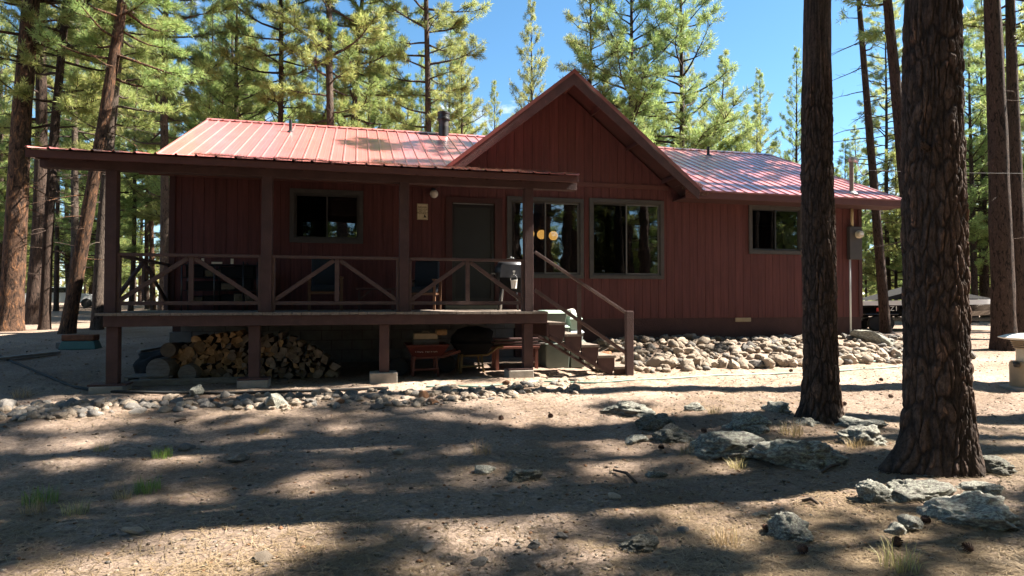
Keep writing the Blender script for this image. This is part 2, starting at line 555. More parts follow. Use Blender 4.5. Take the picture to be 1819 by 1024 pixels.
def bigbark():
    """bark of the two near pines: plate tint and furrows follow the modelled plates (attribute 'plate')"""
    m, n, l, out = newmat('plated_pine_bark')
    p = n('BsdfPrincipled', Roughness=.92); p.inputs['Specular IOR Level'].default_value = .2
    at = n('Attribute'); at.attribute_name = 'plate'
    sp = n('SeparateColor'); l(at.outputs['Color'], sp.inputs[0])
    tc = n('TexCoord'); mp = n('Mapping'); mp.inputs['Scale'].default_value = (1, 1, .45); l(tc.outputs['Object'], mp.inputs['Vector'])
    nz = n('TexNoise', Scale=38., Detail=10., Roughness=.75); l(mp.outputs[0], nz.inputs['Vector'])
    n2 = n('TexNoise', Scale=2.3, Detail=5., Roughness=.6); l(tc.outputs['Object'], n2.inputs['Vector'])
    pl = ramp(n, [(.0, (.068, .052, .045)), (.55, (.098, .070, .057)), (.80, (.10, .066, .05)), (.95, (.22, .135, .095))]); l(sp.outputs[1], pl.inputs[0])
    mx = n('MixRGB'); mx.inputs[1].default_value = (.028, .022, .019, 1); l(sp.outputs[0], mx.inputs[0]); l(pl.outputs[0], mx.inputs[2])
    rr = ramp(n, [(.3, (.25, .25, .25)), (.72, (1.5, 1.46, 1.44))]); l(nz.outputs['Fac'], rr.inputs[0])
    m2 = n('MixRGB'); m2.blend_type = 'MULTIPLY'; m2.inputs[0].default_value = 1.; l(mx.outputs[0], m2.inputs[1]); l(rr.outputs[0], m2.inputs[2])
    r3 = ramp(n, [(.35, (.75, .75, .78)), (.65, (1.15, 1.1, 1.05))]); l(n2.outputs['Fac'], r3.inputs[0])
    m3 = n('MixRGB'); m3.blend_type = 'MULTIPLY'; m3.inputs[0].default_value = 1.; l(m2.outputs[0], m3.inputs[1]); l(r3.outputs[0], m3.inputs[2])
    l(m3.outputs[0], p.inputs['Base Color'])
    bp = n('Bump', Strength=.8, Distance=.012); l(nz.outputs['Fac'], bp.inputs['Height']); l(bp.outputs[0], p.inputs['Normal'])
    l(p.outputs[0], out.inputs[0]); return m


M['bark_big'] = bigbark()


def needlemat(name, a, b, yel, tr=.42):
    m, n, l, out = newmat(name)
    g = n('NewGeometry'); tc = n('TexCoord'); oi = n('ObjectInfo')
    r = ramp(n, [(0., a), (.55, b), (.88, b), (1., yel)]); l(g.outputs['Random Per Island'], r.inputs[0])
    nz = n('TexNoise', Scale=.7, Detail=3.); l(tc.outputs['Object'], nz.inputs['Vector'])
    mr = n('MapRange'); mr.inputs['From Min'].default_value = .3; mr.inputs['From Max'].default_value = .7; mr.inputs['To Min'].default_value = .7; mr.inputs['To Max'].default_value = 1.3
    l(nz.outputs['Fac'], mr.inputs['Value'])
    m2 = n('MapRange'); m2.inputs['To Min'].default_value = .47; m2.inputs['To Max'].default_value = .53; l(oi.outputs['Random'], m2.inputs['Value'])
    hs = n('HueSaturation'); l(r.outputs[0], hs.inputs['Color']); l(mr.outputs[0], hs.inputs['Value']); l(m2.outputs[0], hs.inputs['Hue'])
    d = n('BsdfPrincipled', Roughness=.5); d.inputs['Specular IOR Level'].default_value = .35; l(hs.outputs[0], d.inputs['Base Color'])
    t = n('BsdfTranslucent'); l(hs.outputs[0], t.inputs[0])
    mx = n('MixShader'); mx.inputs[0].default_value = tr; l(d.outputs[0], mx.inputs[1]); l(t.outputs[0], mx.inputs[2])
    l(mx.outputs[0], out.inputs[0]); return m


M['needles'] = needlemat('pine_needles', (.15, .20, .055), (.33, .39, .135), (.45, .40, .16), .52)
M['needles_far'] = needlemat('far_pine_needles', (.10, .14, .045), (.22, .26, .085), (.32, .27, .11))
M['grass'] = needlemat('dry_grass', (.30, .23, .10), (.45, .36, .18), (.30, .34, .10), .3)
M['grass_green'] = needlemat('fresh_grass', (.08, .17, .03), (.15, .28, .06), (.35, .33, .12), .35)
M['litter'] = needlemat('fallen_needles', (.09, .055, .037), (.20, .13, .085), (.29, .205, .145), .1)

# ------------------------------------------------------------------ world and sun
EL, AZ = R(46), R(2.6)      # sun beyond the right gable end, a touch on the camera's side of the front wall
SUN = Vector((math.cos(EL) * math.cos(AZ), -math.cos(EL) * math.sin(AZ), math.sin(EL)))
w = bpy.data.worlds.new('World'); SC.world = w; w.use_nodes = True
t = w.node_tree; t.nodes.clear()
wo = t.nodes.new('ShaderNodeOutputWorld'); bg = t.nodes.new('ShaderNodeBackground')
sk = t.nodes.new('ShaderNodeTexSky'); sk.sky_type = 'NISHITA'; sk.sun_disc = False
sk.sun_elevation = EL; sk.sun_rotation = math.pi / 2 - math.atan2(SUN.y, SUN.x)
sk.altitude = 1900; sk.air_density = 1.0; sk.dust_density = .4; sk.ozone_density = 2.0
bg.inputs[1].default_value = .058
tc = t.nodes.new('ShaderNodeTexCoord')
mp = t.nodes.new('ShaderNodeMapping'); mp.inputs['Scale'].default_value = (1, 1, 2.2)
cn = t.nodes.new('ShaderNodeTexNoise'); cn.inputs['Scale'].default_value = 5.5; cn.inputs['Detail'].default_value = 9; cn.inputs['Roughness'].default_value = .55
cr = t.nodes.new('ShaderNodeValToRGB'); cr.color_ramp.elements[0].position = .60; cr.color_ramp.elements[1].position = .72
mxw = t.nodes.new('ShaderNodeMixRGB'); mxw.inputs[2].default_value = (7.2, 7.3, 7.5, 1)
t.links.new(tc.outputs['Generated'], mp.inputs[0]); t.links.new(mp.outputs[0], cn.inputs[0]); t.links.new(cn.outputs[0], cr.inputs[0])
hsw = t.nodes.new('ShaderNodeHueSaturation'); hsw.inputs['Saturation'].default_value = 1.14; hsw.inputs['Hue'].default_value = .488; hsw.inputs['Value'].default_value = .86
t.links.new(sk.outputs[0], hsw.inputs['Color'])
t.links.new(cr.outputs[0], mxw.inputs[0]); t.links.new(hsw.outputs[0], mxw.inputs[1]); t.links.new(mxw.outputs[0], bg.inputs[0])
t.links.new(bg.outputs[0], wo.inputs[0])
sl = bpy.data.lights.new('sun', 'SUN'); sl.energy = 5.0; sl.angle = R(.53); sl.color = (1., .91, .79)
so = bpy.data.objects.new('sun', sl); COL.objects.link(so); so.location = SUN * 60
so.rotation_euler = SUN.to_track_quat('Z', 'Y').to_euler()
SC.view_settings.view_transform = 'Standard'; SC.view_settings.look = 'None'
SC.view_settings.exposure = 2.4; SC.view_settings.gamma = 1.0
SC.cycles.max_bounces = 7; SC.cycles.diffuse_bounces = 3; SC.cycles.glossy_bounces = 3
SC.cycles.transmission_bounces = 4; SC.cycles.transparent_max_bounces = 8
SC.cycles.sample_clamp_indirect = 4.0
# ================================================================== GROUND
def axis(segs):
    a = []
    for x0, x1, st in segs:
        a += list(np.arange(x0, x1, st))
    return np.array(a + [segs[-1][1]])


gx = axis([(-260, -60, 12), (-60, -20, 2.), (-20, -8, .4), (-8, 11, .055), (11, 24, .3), (24, 60, 2.), (60, 260, 12)])
gy = axis([(-160, -20, 10), (-20, 2.4, 1.2), (2.4, 12, .055), (12, 34, .4), (34, 80, 2.), (80, 300, 12)])
GX, GY = np.meshgrid(gx, gy)
GZ = hgt(GX, GY)
near = (1 - sstep(13, 22, np.hypot(GX, GY)))
GZ = GZ + near * (.014 * fbm(GX * 4, GY * 4, 0, 3, 21) + .007 * fbm(GX * 17, GY * 17, 0, 2, 33))
nx, ny = len(gx), len(gy)
idx = np.arange(nx * ny).reshape(ny, nx)
q = np.stack([idx[:-1, :-1], idx[:-1, 1:], idx[1:, 1:], idx[1:, :-1]], -1).reshape(-1, 4)
gme = fast_mesh('ground', np.stack([GX, GY, GZ], -1).reshape(-1, 3), q, True)
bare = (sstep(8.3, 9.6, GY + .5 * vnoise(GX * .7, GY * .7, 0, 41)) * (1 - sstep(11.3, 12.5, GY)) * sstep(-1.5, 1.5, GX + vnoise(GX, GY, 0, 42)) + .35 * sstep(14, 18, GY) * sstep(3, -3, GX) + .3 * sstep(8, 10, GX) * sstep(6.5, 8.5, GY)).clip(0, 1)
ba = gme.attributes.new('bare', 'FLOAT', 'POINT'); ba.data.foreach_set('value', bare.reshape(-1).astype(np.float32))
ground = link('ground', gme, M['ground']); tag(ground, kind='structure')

# ================================================================== ROCKS
def ico(sub):
    bm = bmesh_ico(sub)
    return bm


import bmesh
def bmesh_ico(sub):
    bm = bmesh.new(); bmesh.ops.create_icosphere(bm, subdivisions=sub, radius=1)
    v = np.array([x.co[:] for x in bm.verts]); f = np.array([[a.index for a in x.verts] for x in bm.faces])
    bm.free(); return v, f


ICO = {k: bmesh_ico(k) for k in (1, 2, 3, 4, 5)}


def rock_mesh(name, sub, seed, rough=.25, flat=5, fine=.06, smooth=True, pit=0.):
    v, f = ICO[sub]
    rg = np.random.default_rng(seed)
    v = v.copy()
    for i in range(flat):                               # chop with random planes: broken faces
        d = rg.normal(size=3); d /= np.linalg.norm(d); c = rg.uniform(.55, .85)
        s = v @ d; o = np.maximum(s - c, 0)
        v -= np.outer(o * .9, d)
    o = rg.uniform(0, 50, 3)
    k = 1 + rough * fbm(v[:, 0] * 1.3 + o[0], v[:, 1] * 1.3 + o[1], v[:, 2] * 1.3 + o[2], 3, seed)
    k += fine * fbm(v[:, 0] * 5 + o[0], v[:, 1] * 5 + o[1], v[:, 2] * 5 + o[2], 4, seed + 3, .6)
    if pit:
        k -= pit * np.abs(fbm(v[:, 0] * 3 + o[1], v[:, 1] * 3 + o[2], v[:, 2] * 6 + o[0], 4, seed + 5, .6))
    return fast_mesh(name, v * k[:, None], f, smooth)


# ---- boulders round the two front pines: (px0, px1, py0, py1, depth factor, label)
BL = [
    (1080, 1182, 704, 742, .9, 'flat pale lichen-covered boulder lying in the sun left of the other boulders'),
    (1132, 1196, 730, 768, .9, 'dark grey rounded boulder just right of the flat sunny boulder'),
    (1224, 1258, 714, 732, .8, 'small pale rock alone on the sunny dirt behind the boulder cluster'),
    (1366, 1412, 710, 738, .9, 'low dark rock touching the left foot of the slimmer front pine'),
    (1308, 1384, 722, 772, .9, 'dark pointed boulder standing behind the wide flat-topped boulder'),
    (1226, 1380, 758, 822, .7, 'wide flat-topped grey boulder, largest of the cluster left of the front pines'),
    (1176, 1250, 755, 792, .8, 'knobbly grey boulder half hidden at the left end of the widest boulder'),
    (1116, 1162, 768, 790, .7, 'little flat grey rock at the far left foot of the boulder cluster'),
    (1366, 1530, 764, 836, .55, 'low sloping slab of pale rock between the two front pines'),
    (1506, 1590, 746, 796, .8, 'sunlit whitish boulder leaning towards the thick front pine'),
    (1498, 1585, 737, 766, .8, 'dark shaded rock behind the sunlit whitish boulder'),
    (1416, 1464, 738, 760, .8, 'grey rock against the front of the slimmer pine foot'),
    (1541, 1612, 850, 900, .7, 'pale angular slab in front of the thick pine, left of a longer slab'),
    (1590, 1696, 838, 893, .7, 'long pale slab lying right in front of the thick pine foot'),
    (1666, 1850, 862, 945, .6, 'broad mottled slab at the right edge in front of the thick pine'),
    (1738, 1824, 808, 850, .8, 'dark shaded boulder to the right of the thick pine foot'),
    (1730, 1800, 846, 880, .8, 'grey rock wedged behind the broad mottled slab'),
    (1388, 1462, 910, 968, 1., 'round boulder with pale green lichen alone on the right foreground dirt'),
    (1109, 1174, 944, 984, .9, 'squat lichen-spotted boulder with a dark shadow below, lowest in the photo'),
    (902, 964, 822, 860, .9, 'blue-grey square boulder in the middle of the shaded yard'),
    (844, 884, 824, 846, .8, 'small dark rock left of the square boulder in the yard'),
    (1148, 1190, 832, 852, .5, 'half-buried bluish rock in the shade between yard and boulder cluster'),
    (1600, 1650, 915, 948, .7, 'pair-sized pale stone beside the pine cones at lower right'),
    (1580, 1622, 928, 955, .6, 'grey flat stone left of the pale stone at lower right'),
    (1340, 1368, 905, 922, .7, 'fist-sized greenish stone left of the round lichen boulder'),
]
for i, (a, b, c, d, df, lab) in enumerate(BL):
    p = on_g((a + b) / 2, d - (d - c) * .12)
    dep = Vector((p.x, p.y, p.z)).dot(CF)
    wd = (b - a) * dep / F / 2
    th_ = (535 - (c + d) / 2)
    graze = min(1, abs((c + d) / 2 - 535) / F)
    hh = (d - c) * dep / F
    ry = wd * df
    hz = max(.35 * hh, hh - 1.2 * ry * graze) * .6
    me = rock_mesh('boulder', 5 if b - a > 60 else 4, 100 + i, .26, 9, .07, True, .16)
    o = link('boulder', me, M['boulder'])
    o.scale = (wd * 1.2, ry * 1.2, hz * 1.35)
    o.rotation_euler = (0, 0, -TH + random.uniform(-.15, .15))
    o.location = (p.x, p.y + ry * .75, p.z + hz * .10)
    tag(o, lab, 'boulder')

# ---- small stones: shared shapes, every stone its own object
SM = {}
for mk in ('stone_warm', 'stone_grey', 'stone_rust', 'boulder'):
    SM[mk] = []
    for i in range(6):
        me = rock_mesh('stone', 3, 300 + i + len(SM) * 10, .22, 13, .03, True); me.set_sharp_from_angle(angle=R(24))
        me.materials.append(M[mk]); SM[mk].append(me)


REST = []


def small_stone(mk, loc, s, sq=.7):
    me = random.choice(SM_LOW); n_ = len(me[0]); a = random.uniform(0, 6.28)
    v = me[0] * np.array([s * random.uniform(.8, 1.25), s * random.uniform(.75, 1.15), s * sq])
    c_, s_ = math.cos(a), math.sin(a)
    v = np.stack([v[:, 0] * c_ - v[:, 1] * s_, v[:, 0] * s_ + v[:, 1] * c_, v[:, 2]], -1) + np.array(loc)
    REST.append((v, me[1], 0 if mk == 'stone_warm' else 1))


def stone(mk, loc, s, label, group, name='stone', sq=(1, 1, .7)):
    o = bpy.data.objects.new(name, random.choice(SM[mk])); COL.objects.link(o)
    o.location = loc
    o.scale = (s * sq[0] * random.uniform(.8, 1.25), s * sq[1] * random.uniform(.75, 1.15), s * sq[2] * random.uniform(.75, 1.2))
    o.rotation_euler = (random.uniform(-.35, .35), random.uniform(-.35, .35), random.uniform(0, 6.28))
    return tag(o, label, 'stone', group)


SM_LOW = []
for i in range(8):
    me_ = rock_mesh('tmp', 2, 900 + i, .3, 7, .03)
    vv = np.zeros(len(me_.vertices) * 3, np.float32); me_.vertices.foreach_get('co', vv); SM_LOW.append((vv.reshape(-1, 3).astype(float), ICO[2][1])); bpy.data.meshes.remove(me_)

# stone border in front of the porch
path = [(-60, 738), (60, 732), (140, 728), (260, 722), (400, 716), (520, 713), (640, 711), (760, 706), (850, 700), (940, 693), (1025, 685)]
LB = {'stone_warm': 'pale buff stone in the low rock border in front of the porch',
      'stone_grey': 'grey stone in the low rock border in front of the porch',
      'stone_rust': 'rust-red stone in the low rock border in front of the porch'}
nbord = 0
for k in range(520):
    u = random.random(); s = u * (len(path) - 1); i = min(int(s), len(path) - 2); f = s - i
    px = path[i][0] + (path[i + 1][0] - path[i][0]) * f; py = path[i][1] + (path[i + 1][1] - path[i][1]) * f
    half = 17 if px < 420 else (18 if px < 800 else 15)
    py += random.uniform(-half, half) * (.55 + .45 * random.random())
    p = on_g(px, py)
    sz = random.choice([.035, .04, .05, .055, .06, .07, .08, .095]) * (1.1 if px < 500 else .95)
    mk = 'stone_rust' if random.random() < .03 else ('stone_grey' if random.random() < (.55 if px < 560 else .22) else 'stone_warm')
    if sz >= .054 and nbord < 150:
        nbord += 1; stone(mk, (p.x, p.y, p.z + sz * .15), sz, LB[mk], 'stones of the border in front of the porch')
    else: small_stone(mk, (p.x, p.y, p.z + sz * .12), sz)
for px, py, s, mk, lab in [(352, 702, .15, 'boulder', 'green-lichened rock on the rear edge of the stone border by the second pier'),
                           (490, 724, .22, 'boulder', 'flat green-grey rock in the stone border, widest of the border'),
                           (178, 722, .13, 'stone_grey', 'dark wedge-shaped rock standing in the border left of the first pier'),
                           (12, 728, .16, 'stone_grey', 'dull grey rock at the left edge of the photo in the stone border')]:
    p = on_g(px, py); o = stone(mk, (p.x, p.y, p.z + s * .3), s, lab, 'stones of the border in front of the porch', sq=(1.1, .8, .75))

# stone bank against the right foundation
nb = 0
front = [(1112, 650), (1180, 654), (1260, 655), (1340, 656), (1400, 654), (1480, 650), (1560, 640), (1612, 628)]
for k in range(24):                                    # large facing stones along the lower edge
    px = 1118 + k * 20.5 + random.uniform(-4, 4)
    py = np.interp(px, [a for a, b in front], [b for a, b in front]) + random.uniform(-5, 1)
    p = on_g(px, py); s = random.uniform(.13, .2)
    stone('stone_warm' if random.random() < .75 else 'stone_grey', (p.x, p.y, p.z + s * .42), s, 'large rounded stone in the bottom row of the rock bank by the right wall', 'stones of the bank by the right wall', sq=(1, .9, .85))
for k in range(800):
    X = random.uniform(4.6, 13.6); Y = random.uniform(11.05, 13.32) if X < 12.5 else random.uniform(11.2, 14.4)
    if X > 12.6 and random.random() < .3: continue
    if X < 5.0 and Y < 11.3: continue
    if random.random() < .05: s = random.uniform(.12, .16)
    else: s = random.uniform(.05, .115)
    mk = 'stone_grey' if random.random() < (.22 if X < 11.5 else .6) else 'stone_warm'
    if s < .085 or nb >= 125:
        small_stone(mk, (X, Y, gz(X, Y) + s * random.uniform(.1, .5)), s); continue
    nb += 1
    stone(mk, (X, Y, gz(X, Y) + s * random.uniform(.1, .5)), s,
          ('buff' if mk == 'stone_warm' else 'grey') + ' stone heaped on the slope of the rock bank under the right windows', 'stones of the bank by the right wall')
def flush(name, label):
    V_ = np.concatenate([r_[0] for r_ in REST]); o_ = 0; Fs = []; mi_ = []
    for v_, f_, k_ in REST:
        Fs.append(f_ + o_); o_ += len(v_); mi_ += [k_] * len(f_)
    me_ = fast_mesh(name, V_, np.concatenate(Fs), True); o_ = link(name, me_, [M['stone_warm'], M['stone_grey']])
    me_.polygons.foreach_set('material_index', np.array(mi_, np.int32)); REST.clear()
    return tag(o_, label, 'small stones', kind='stuff')


flush('small_stones', 'small buff and grey stones filling the border and the bank between the larger ones')
# a dark boulder and a flat slab beyond the right corner of the house
for px, py, s, sq, lab in [(1556, 610, .36, (1.7, .8, .36), 'dark low boulder at the top of the bank by the right house corner'),
                           (1075, 634, .16, (1, .8, .8), 'red-brown boulder on the sunny bank seen through the stair rail')]:
    p = on_g(px, py); stone('boulder' if s > .3 else 'stone_rust', (p.x, p.y, p.z + s * .2), s, lab, 'stones of the bank by the right wall', sq=sq)
for px, py, s, lab in [(1092, 886, .05, 'pale orange stone lying loose on the shaded yard'), (882, 882, .035, 'white pebble-like stone in the middle of the yard'),
                       (708, 806, .07, 'flat tan stone in a sunny streak of the yard'), (852, 1003, .055, 'dark stone at the bottom edge of the photo'),
                       (468, 998, .06, 'pale stone on the sunny dirt near the bottom left'), (330, 800, .09, 'flat greenish stone in the left shade of the yard'),
                       (1212, 948, .05, 'brown pointed stone between the two lowest boulders'), (234, 948, .06, 'flat pale stone in the sunny lower left dirt'),
                       (762, 978, .05, 'white chip of stone low in the middle of the yard'), (950, 972, .05, 'grey chip of stone near the lower middle'),
                       (426, 820, .10, 'half-buried flat bluish stone left of the yard middle'), (1000, 955, .04, 'small grey stone right of the lower middle')]:
    p = on_g(px, py); stone('stone_warm' if 'pale' in lab or 'white' in lab or 'tan' in lab else 'stone_grey', (p.x, p.y, p.z + s * .3), s, lab, None, sq=(1.2, .9, .55))

# ---- loose gravel and fallen needles: uncountable
def scatter(n, fx, fy):
    X = RNG.uniform(*fx, n); Y = RNG.uniform(*fy, n); return X, Y


def blobs(name, n, sub, smin, smax, mats, yr, label_flat=.6):
    v, f = ICO[sub]
    Y = yr[0] + (yr[1] - yr[0]) * RNG.random(n) ** 1.9
    X = Y * RNG.uniform(-.70, 1.34, n)
    keep = (Y < 11.4) | (X < -3.7) | (X > 12.8)
    X = X[keep]; Y = Y[keep]; n = len(X)
    Z = hgt(X, Y) + .014 * fbm(X * 4, Y * 4, 0, 3, 21)
    s = smin + (smax - smin) * RNG.random(n) ** 4
    dirs = RNG.random((n, 1, 1))
    V = v[None] * (1 + .35 * RNG.normal(size=(n, len(v), 1)) * .6) * s[:, None, None]
    V[:, :, 2] *= label_flat
    a = RNG.uniform(0, 6.28, n); ca, sa = np.cos(a)[:, None], np.sin(a)[:, None]
    st = RNG.uniform(.8, 1.6, n)[:, None]
    x = V[:, :, 0] * st; y = V[:, :, 1]
    P = np.stack([x * ca - y * sa + X[:, None], x * sa + y * ca + Y[:, None], V[:, :, 2] + Z[:, None] + (s * .15)[:, None]], -1)
    Fc = f[None] + (np.arange(n) * len(v))[:, None, None]
    me = fast_mesh(name, P.reshape(-1, 3), Fc.reshape(-1, 3), False)
    o = link(name, me, mats); me.polygons.foreach_set('material_index', np.repeat(RNG.integers(0, len(mats), n), len(f)).astype(np.int32))
    tag(o, kind='stuff'); return o


o = blobs('gravel', 40000, 1, .003, .021, [M['stone_warm'], M['stone_warm'], M['stone_grey'], M['stone_warm'], M['stone_warm'], M['log_bark'], M['stone_rust']], (2.6, 19))
tag(o, 'loose gravel, bark chips and pebbles scattered over the bare yard', 'gravel')


def strips(name, X, Y, L, W, lift, tilt, mats, curve=0.):
    n = len(X); a = RNG.uniform(0, 6.28, n)
    Z = hgt(X, Y) + .014 * fbm(X * 4, Y * 4, 0, 3, 21) + lift
    dx, dy = np.cos(a), np.sin(a); dz = RNG.uniform(-tilt, tilt, n)
    px_, py_ = -dy * W, dx * W
    c = np.stack([X, Y, Z], -1); d = np.stack([dx * L, dy * L, dz * L], -1) / 2; pp = np.stack([px_, py_, np.zeros(n)], -1) / 2
    P = np.stack([c - d - pp, c - d + pp, c + d + pp * .5, c + d - pp * .5], 1).reshape(-1, 3)
    me = fast_mesh(name, P, np.arange(4 * n).reshape(n, 4)); o = link(name, me, mats); return o


n = 170000
Y = 2.6 + 15 * RNG.random(n) ** 2.; X = Y * RNG.uniform(-.70, 1.35, n)
den = fbm(X * .8, Y * .8, 0, 3, 77) + .6 * np.exp(-((X - 5) ** 2 + (Y - 5.5) ** 2) / 5) + RNG.normal(size=n) * .35
k = ((den > .12) | (RNG.random(n) < .3)) & ((Y < 11.4) | (X < -3.7) | (X > 12.8))
X, Y = X[k], Y[k]
o = strips('pine_needle_litter', X, Y, RNG.uniform(.08, .2, len(X)), RNG.uniform(.0025, .006, len(X)), .011, .12, [M['litter']])
tag(o, 'fallen straw-coloured pine needles strewn over the yard', 'needle litter', kind='stuff')

# ---- twigs on the ground
for a, b, lab in [((1595, 848), (1645, 905), 'thin bare twig lying across the pale slabs at the thick pine'),
                  ((1490, 828), (1460, 842), 'short broken stick near the roots of the thick pine'),
                  ((1425, 893), (1452, 898), 'stubby brown stick in the shade at lower right'),
                  ((1130, 860), (1090, 838), 'curved grey stick lying right of the yard middle'),
                  ((310, 752), (330, 748), 'dark chunk of bark at the edge of the stone border')]:
    p = on_g(*a); q_ = on_g(*b); m_ = (p + q_) / 2 + Vector((.03, .02, .035))
    o = MB().tube([p + Vector((0, 0, .012)), m_, q_ + Vector((0, 0, .015))], [.008, .007, .003] if 'twig' in lab else [.014, .016, .012], 6).build('stick', [M['log_bark']], smooth=True)
    tag(o, lab, 'stick')

# ---- grass tufts
def tuft_mesh(name, n, h0, h1, rad, w_, spread, mat, seed):
    rg = np.random.default_rng(seed)
    r = rad * np.sqrt(rg.random(n)); a = rg.uniform(0, 6.28, n)
    b = np.stack([r * np.cos(a), r * np.sin(a), np.zeros(n) - .01], -1)
    a2 = a + rg.normal(size=n) * .8; le = rg.uniform(h0, h1, n); sp = rg.random(n) * spread
    d1 = np.stack([np.cos(a2) * sp * .4, np.sin(a2) * sp * .4, np.ones(n)], -1); d1 /= np.linalg.norm(d1, axis=1)[:, None]
    d2 = np.stack([np.cos(a2) * sp * 1.5, np.sin(a2) * sp * 1.5, np.ones(n) * .6], -1); d2 /= np.linalg.norm(d2, axis=1)[:, None]
    m_ = b + d1 * (le * .55)[:, None]; t_ = m_ + d2 * (le * .45)[:, None]
    pp = np.stack([-np.sin(a2), np.cos(a2), np.zeros(n)], -1) * w_
    P = np.stack([b - pp, b + pp, m_ + pp * .7, m_ - pp * .7, t_], 1).reshape(-1, 3)
    i = np.arange(n)[:, None] * 5
    Fc = np.concatenate([i + np.array([[0, 1, 2, 3]]), i + np.array([[3, 2, 4, 4]])], 0)
    f3 = np.concatenate([i + [[0, 1, 2]], i + [[0, 2, 3]], i + [[3, 2, 4]]], 0)
    me = fast_mesh(name, P, f3); me.materials.append(mat); return me


GD = [tuft_mesh('grass_tuft', 110, .06, .17, .09, .0018, 1.3, M['grass'], i) for i in range(3)]
GG = tuft_mesh('grass_tuft', 150, .07, .16, .11, .002, .6, M['grass_green'], 9)
for px, py, s, g, lab in [(72, 895, 1.15, 1, 'bright green grass tuft in the sun at lower left'),
                          (135, 912, 1., 0, 'dry straw grass clump right of the green tuft'),
                          (60, 912, .9, 0, 'dry straw grass clump just below the green tuft'),
                          (218, 885, .8, 0, 'pale grass tuft at the shadow edge in the lower left'),
                          (262, 872, 1., 1, 'dark green grass tuft in the shade of the left yard'),
                          (288, 812, .9, 1, 'shaded green sprig in the left yard below the border'),
                          (855, 806, 1.2, 0, 'yellow-green grass tuft above the square boulder'),
                          (1405, 772, 1.5, 0, 'golden dry grass clump in the sun between boulders and slim pine'),
                          (1378, 800, 1.1, 0, 'dry grass growing at the right end of the widest boulder'),
                          (1270, 735, 1.0, 0, 'dry grass behind the dark pointed boulder'),
                          (1225, 806, 1.1, 0, 'dry grass at the lower left of the widest boulder'),
                          (1310, 832, .9, 0, 'dry grass in the shade under the widest boulder'),
                          (1290, 968, 1.1, 0, 'faded grass tuft left of the round lichen boulder'),
                          (1600, 1010, 1.3, 0, 'grey-green grass tuft at the bottom edge right of centre'),
                          (1385, 940, .7, 0, 'dry needles and grass against the round lichen boulder'),
                          (38, 706, 1.3, 0, 'tall pale grass standing behind the left end of the border'),
                          (1520, 795, 1.0, 0, 'dry grass between the whitish boulder and the thick pine'),
                          (470, 770, .7, 0, 'low weed in a light patch of the left yard'),
                          (180, 800, .8, 0, 'low dry grass patch in the left yard')]:
    p = on_g(px, py)
    o = bpy.data.objects.new('grass_tuft', GG if g else random.choice(GD)); COL.objects.link(o)
    o.location = p; o.scale = (s, s, s); o.rotation_euler = (0, 0, random.uniform(0, 6)); tag(o, lab, 'grass tuft')

# ---- pine cones
def cone_mesh(seed):
    rg = random.Random(seed); mb = MB()
    mb.lathe((0, 0, 0), [(.004, -.045), (.02, -.035), (.026, -.01), (.02, .02), (.006, .045)], 10)
    for i in range(64):
        t = i / 64.; z = -.042 + .084 * t; r = .027 * math.sin(math.pi * min(1, (t * .85 + .12))) + .004; a = i * 2.4
        d = Vector((math.cos(a), math.sin(a), .35)); s_ = Vector((-math.sin(a), math.cos(a), 0)) * .009
        b = Vector((math.cos(a) * r, math.sin(a) * r, z)); tip = b + d * .017
        mb.add([b - s_, b + s_, tip + s_ * .5 + Vector((0, 0, .002)), tip - s_ * .5 + Vector((0, 0, .002))], [(0, 1, 2, 3)])
    me = bpy.data.meshes.new('pine_cone'); me.from_pydata([tuple(v) for v in mb.v], [], mb.f); me.materials.append(M['cone']); return me


PC = [cone_mesh(i) for i in range(3)]
for px, py, lab in [(1644, 932, 'reddish pine cone beside the pale stone at lower right'), (1720, 933, 'dark pine cone on the broad mottled slab'),
                    (1594, 972, 'pine cone in the shade below the grey flat stone'), (1720, 982, 'pine cone near the bottom right corner of the yard'),
                    (1362, 946, 'dark pine cone left of the round lichen boulder'), (1250, 770, 'reddish pine cone behind the widest boulder'),
                    (1175, 800, 'dark red pine cone left of the widest boulder'), (1582, 708, 'red-brown pine cone on the sunny dirt between the front pines'),
                    (1500, 722, 'orange-brown pine cone right of the slim pine foot'), (1565, 678, 'dark pine cone farther back on the sunny dirt'),
                    (890, 748, 'dark pine cone lying in the yard shade below the stone border'), (978, 744, 'second dark cone in that shade, farther right'),
                    (1405, 662, 'dark cone by the hose in front of the rock bank'), (1425, 985, 'pine cone just below the round lichen boulder')]:
    p = on_g(px, py); o = bpy.data.objects.new('pine_cone', random.choice(PC)); COL.objects.link(o)
    s = .74; o.scale = (s, s, s); o.location = p + Vector((0, 0, .035)); o.rotation_euler = (random.uniform(1.1, 1.9), random.uniform(-.4, .4), random.uniform(0, 6)); tag(o, lab, 'pine cone')

# ---- hoses
def hose(name, pts, r, mat, lab):
    P = []
    for i in range(len(pts) - 1):
        for k in range(6):
            f = k / 6.; P.append((pts[i][0] + (pts[i + 1][0] - pts[i][0]) * f, pts[i][1] + (pts[i + 1][1] - pts[i][1]) * f))
    P.append(pts[-1])
    W = [on_g(x, y) + Vector((0, 0, r)) for x, y in P]
    S = [W[0]] + [(W[i - 1] + W[i] * 2 + W[i + 1]) / 4 for i in range(1, len(W) - 1)] + [W[-1]]
    o = MB().tube(S, r, 8).build(name, [mat], smooth=True); return tag(o, lab, 'hose')


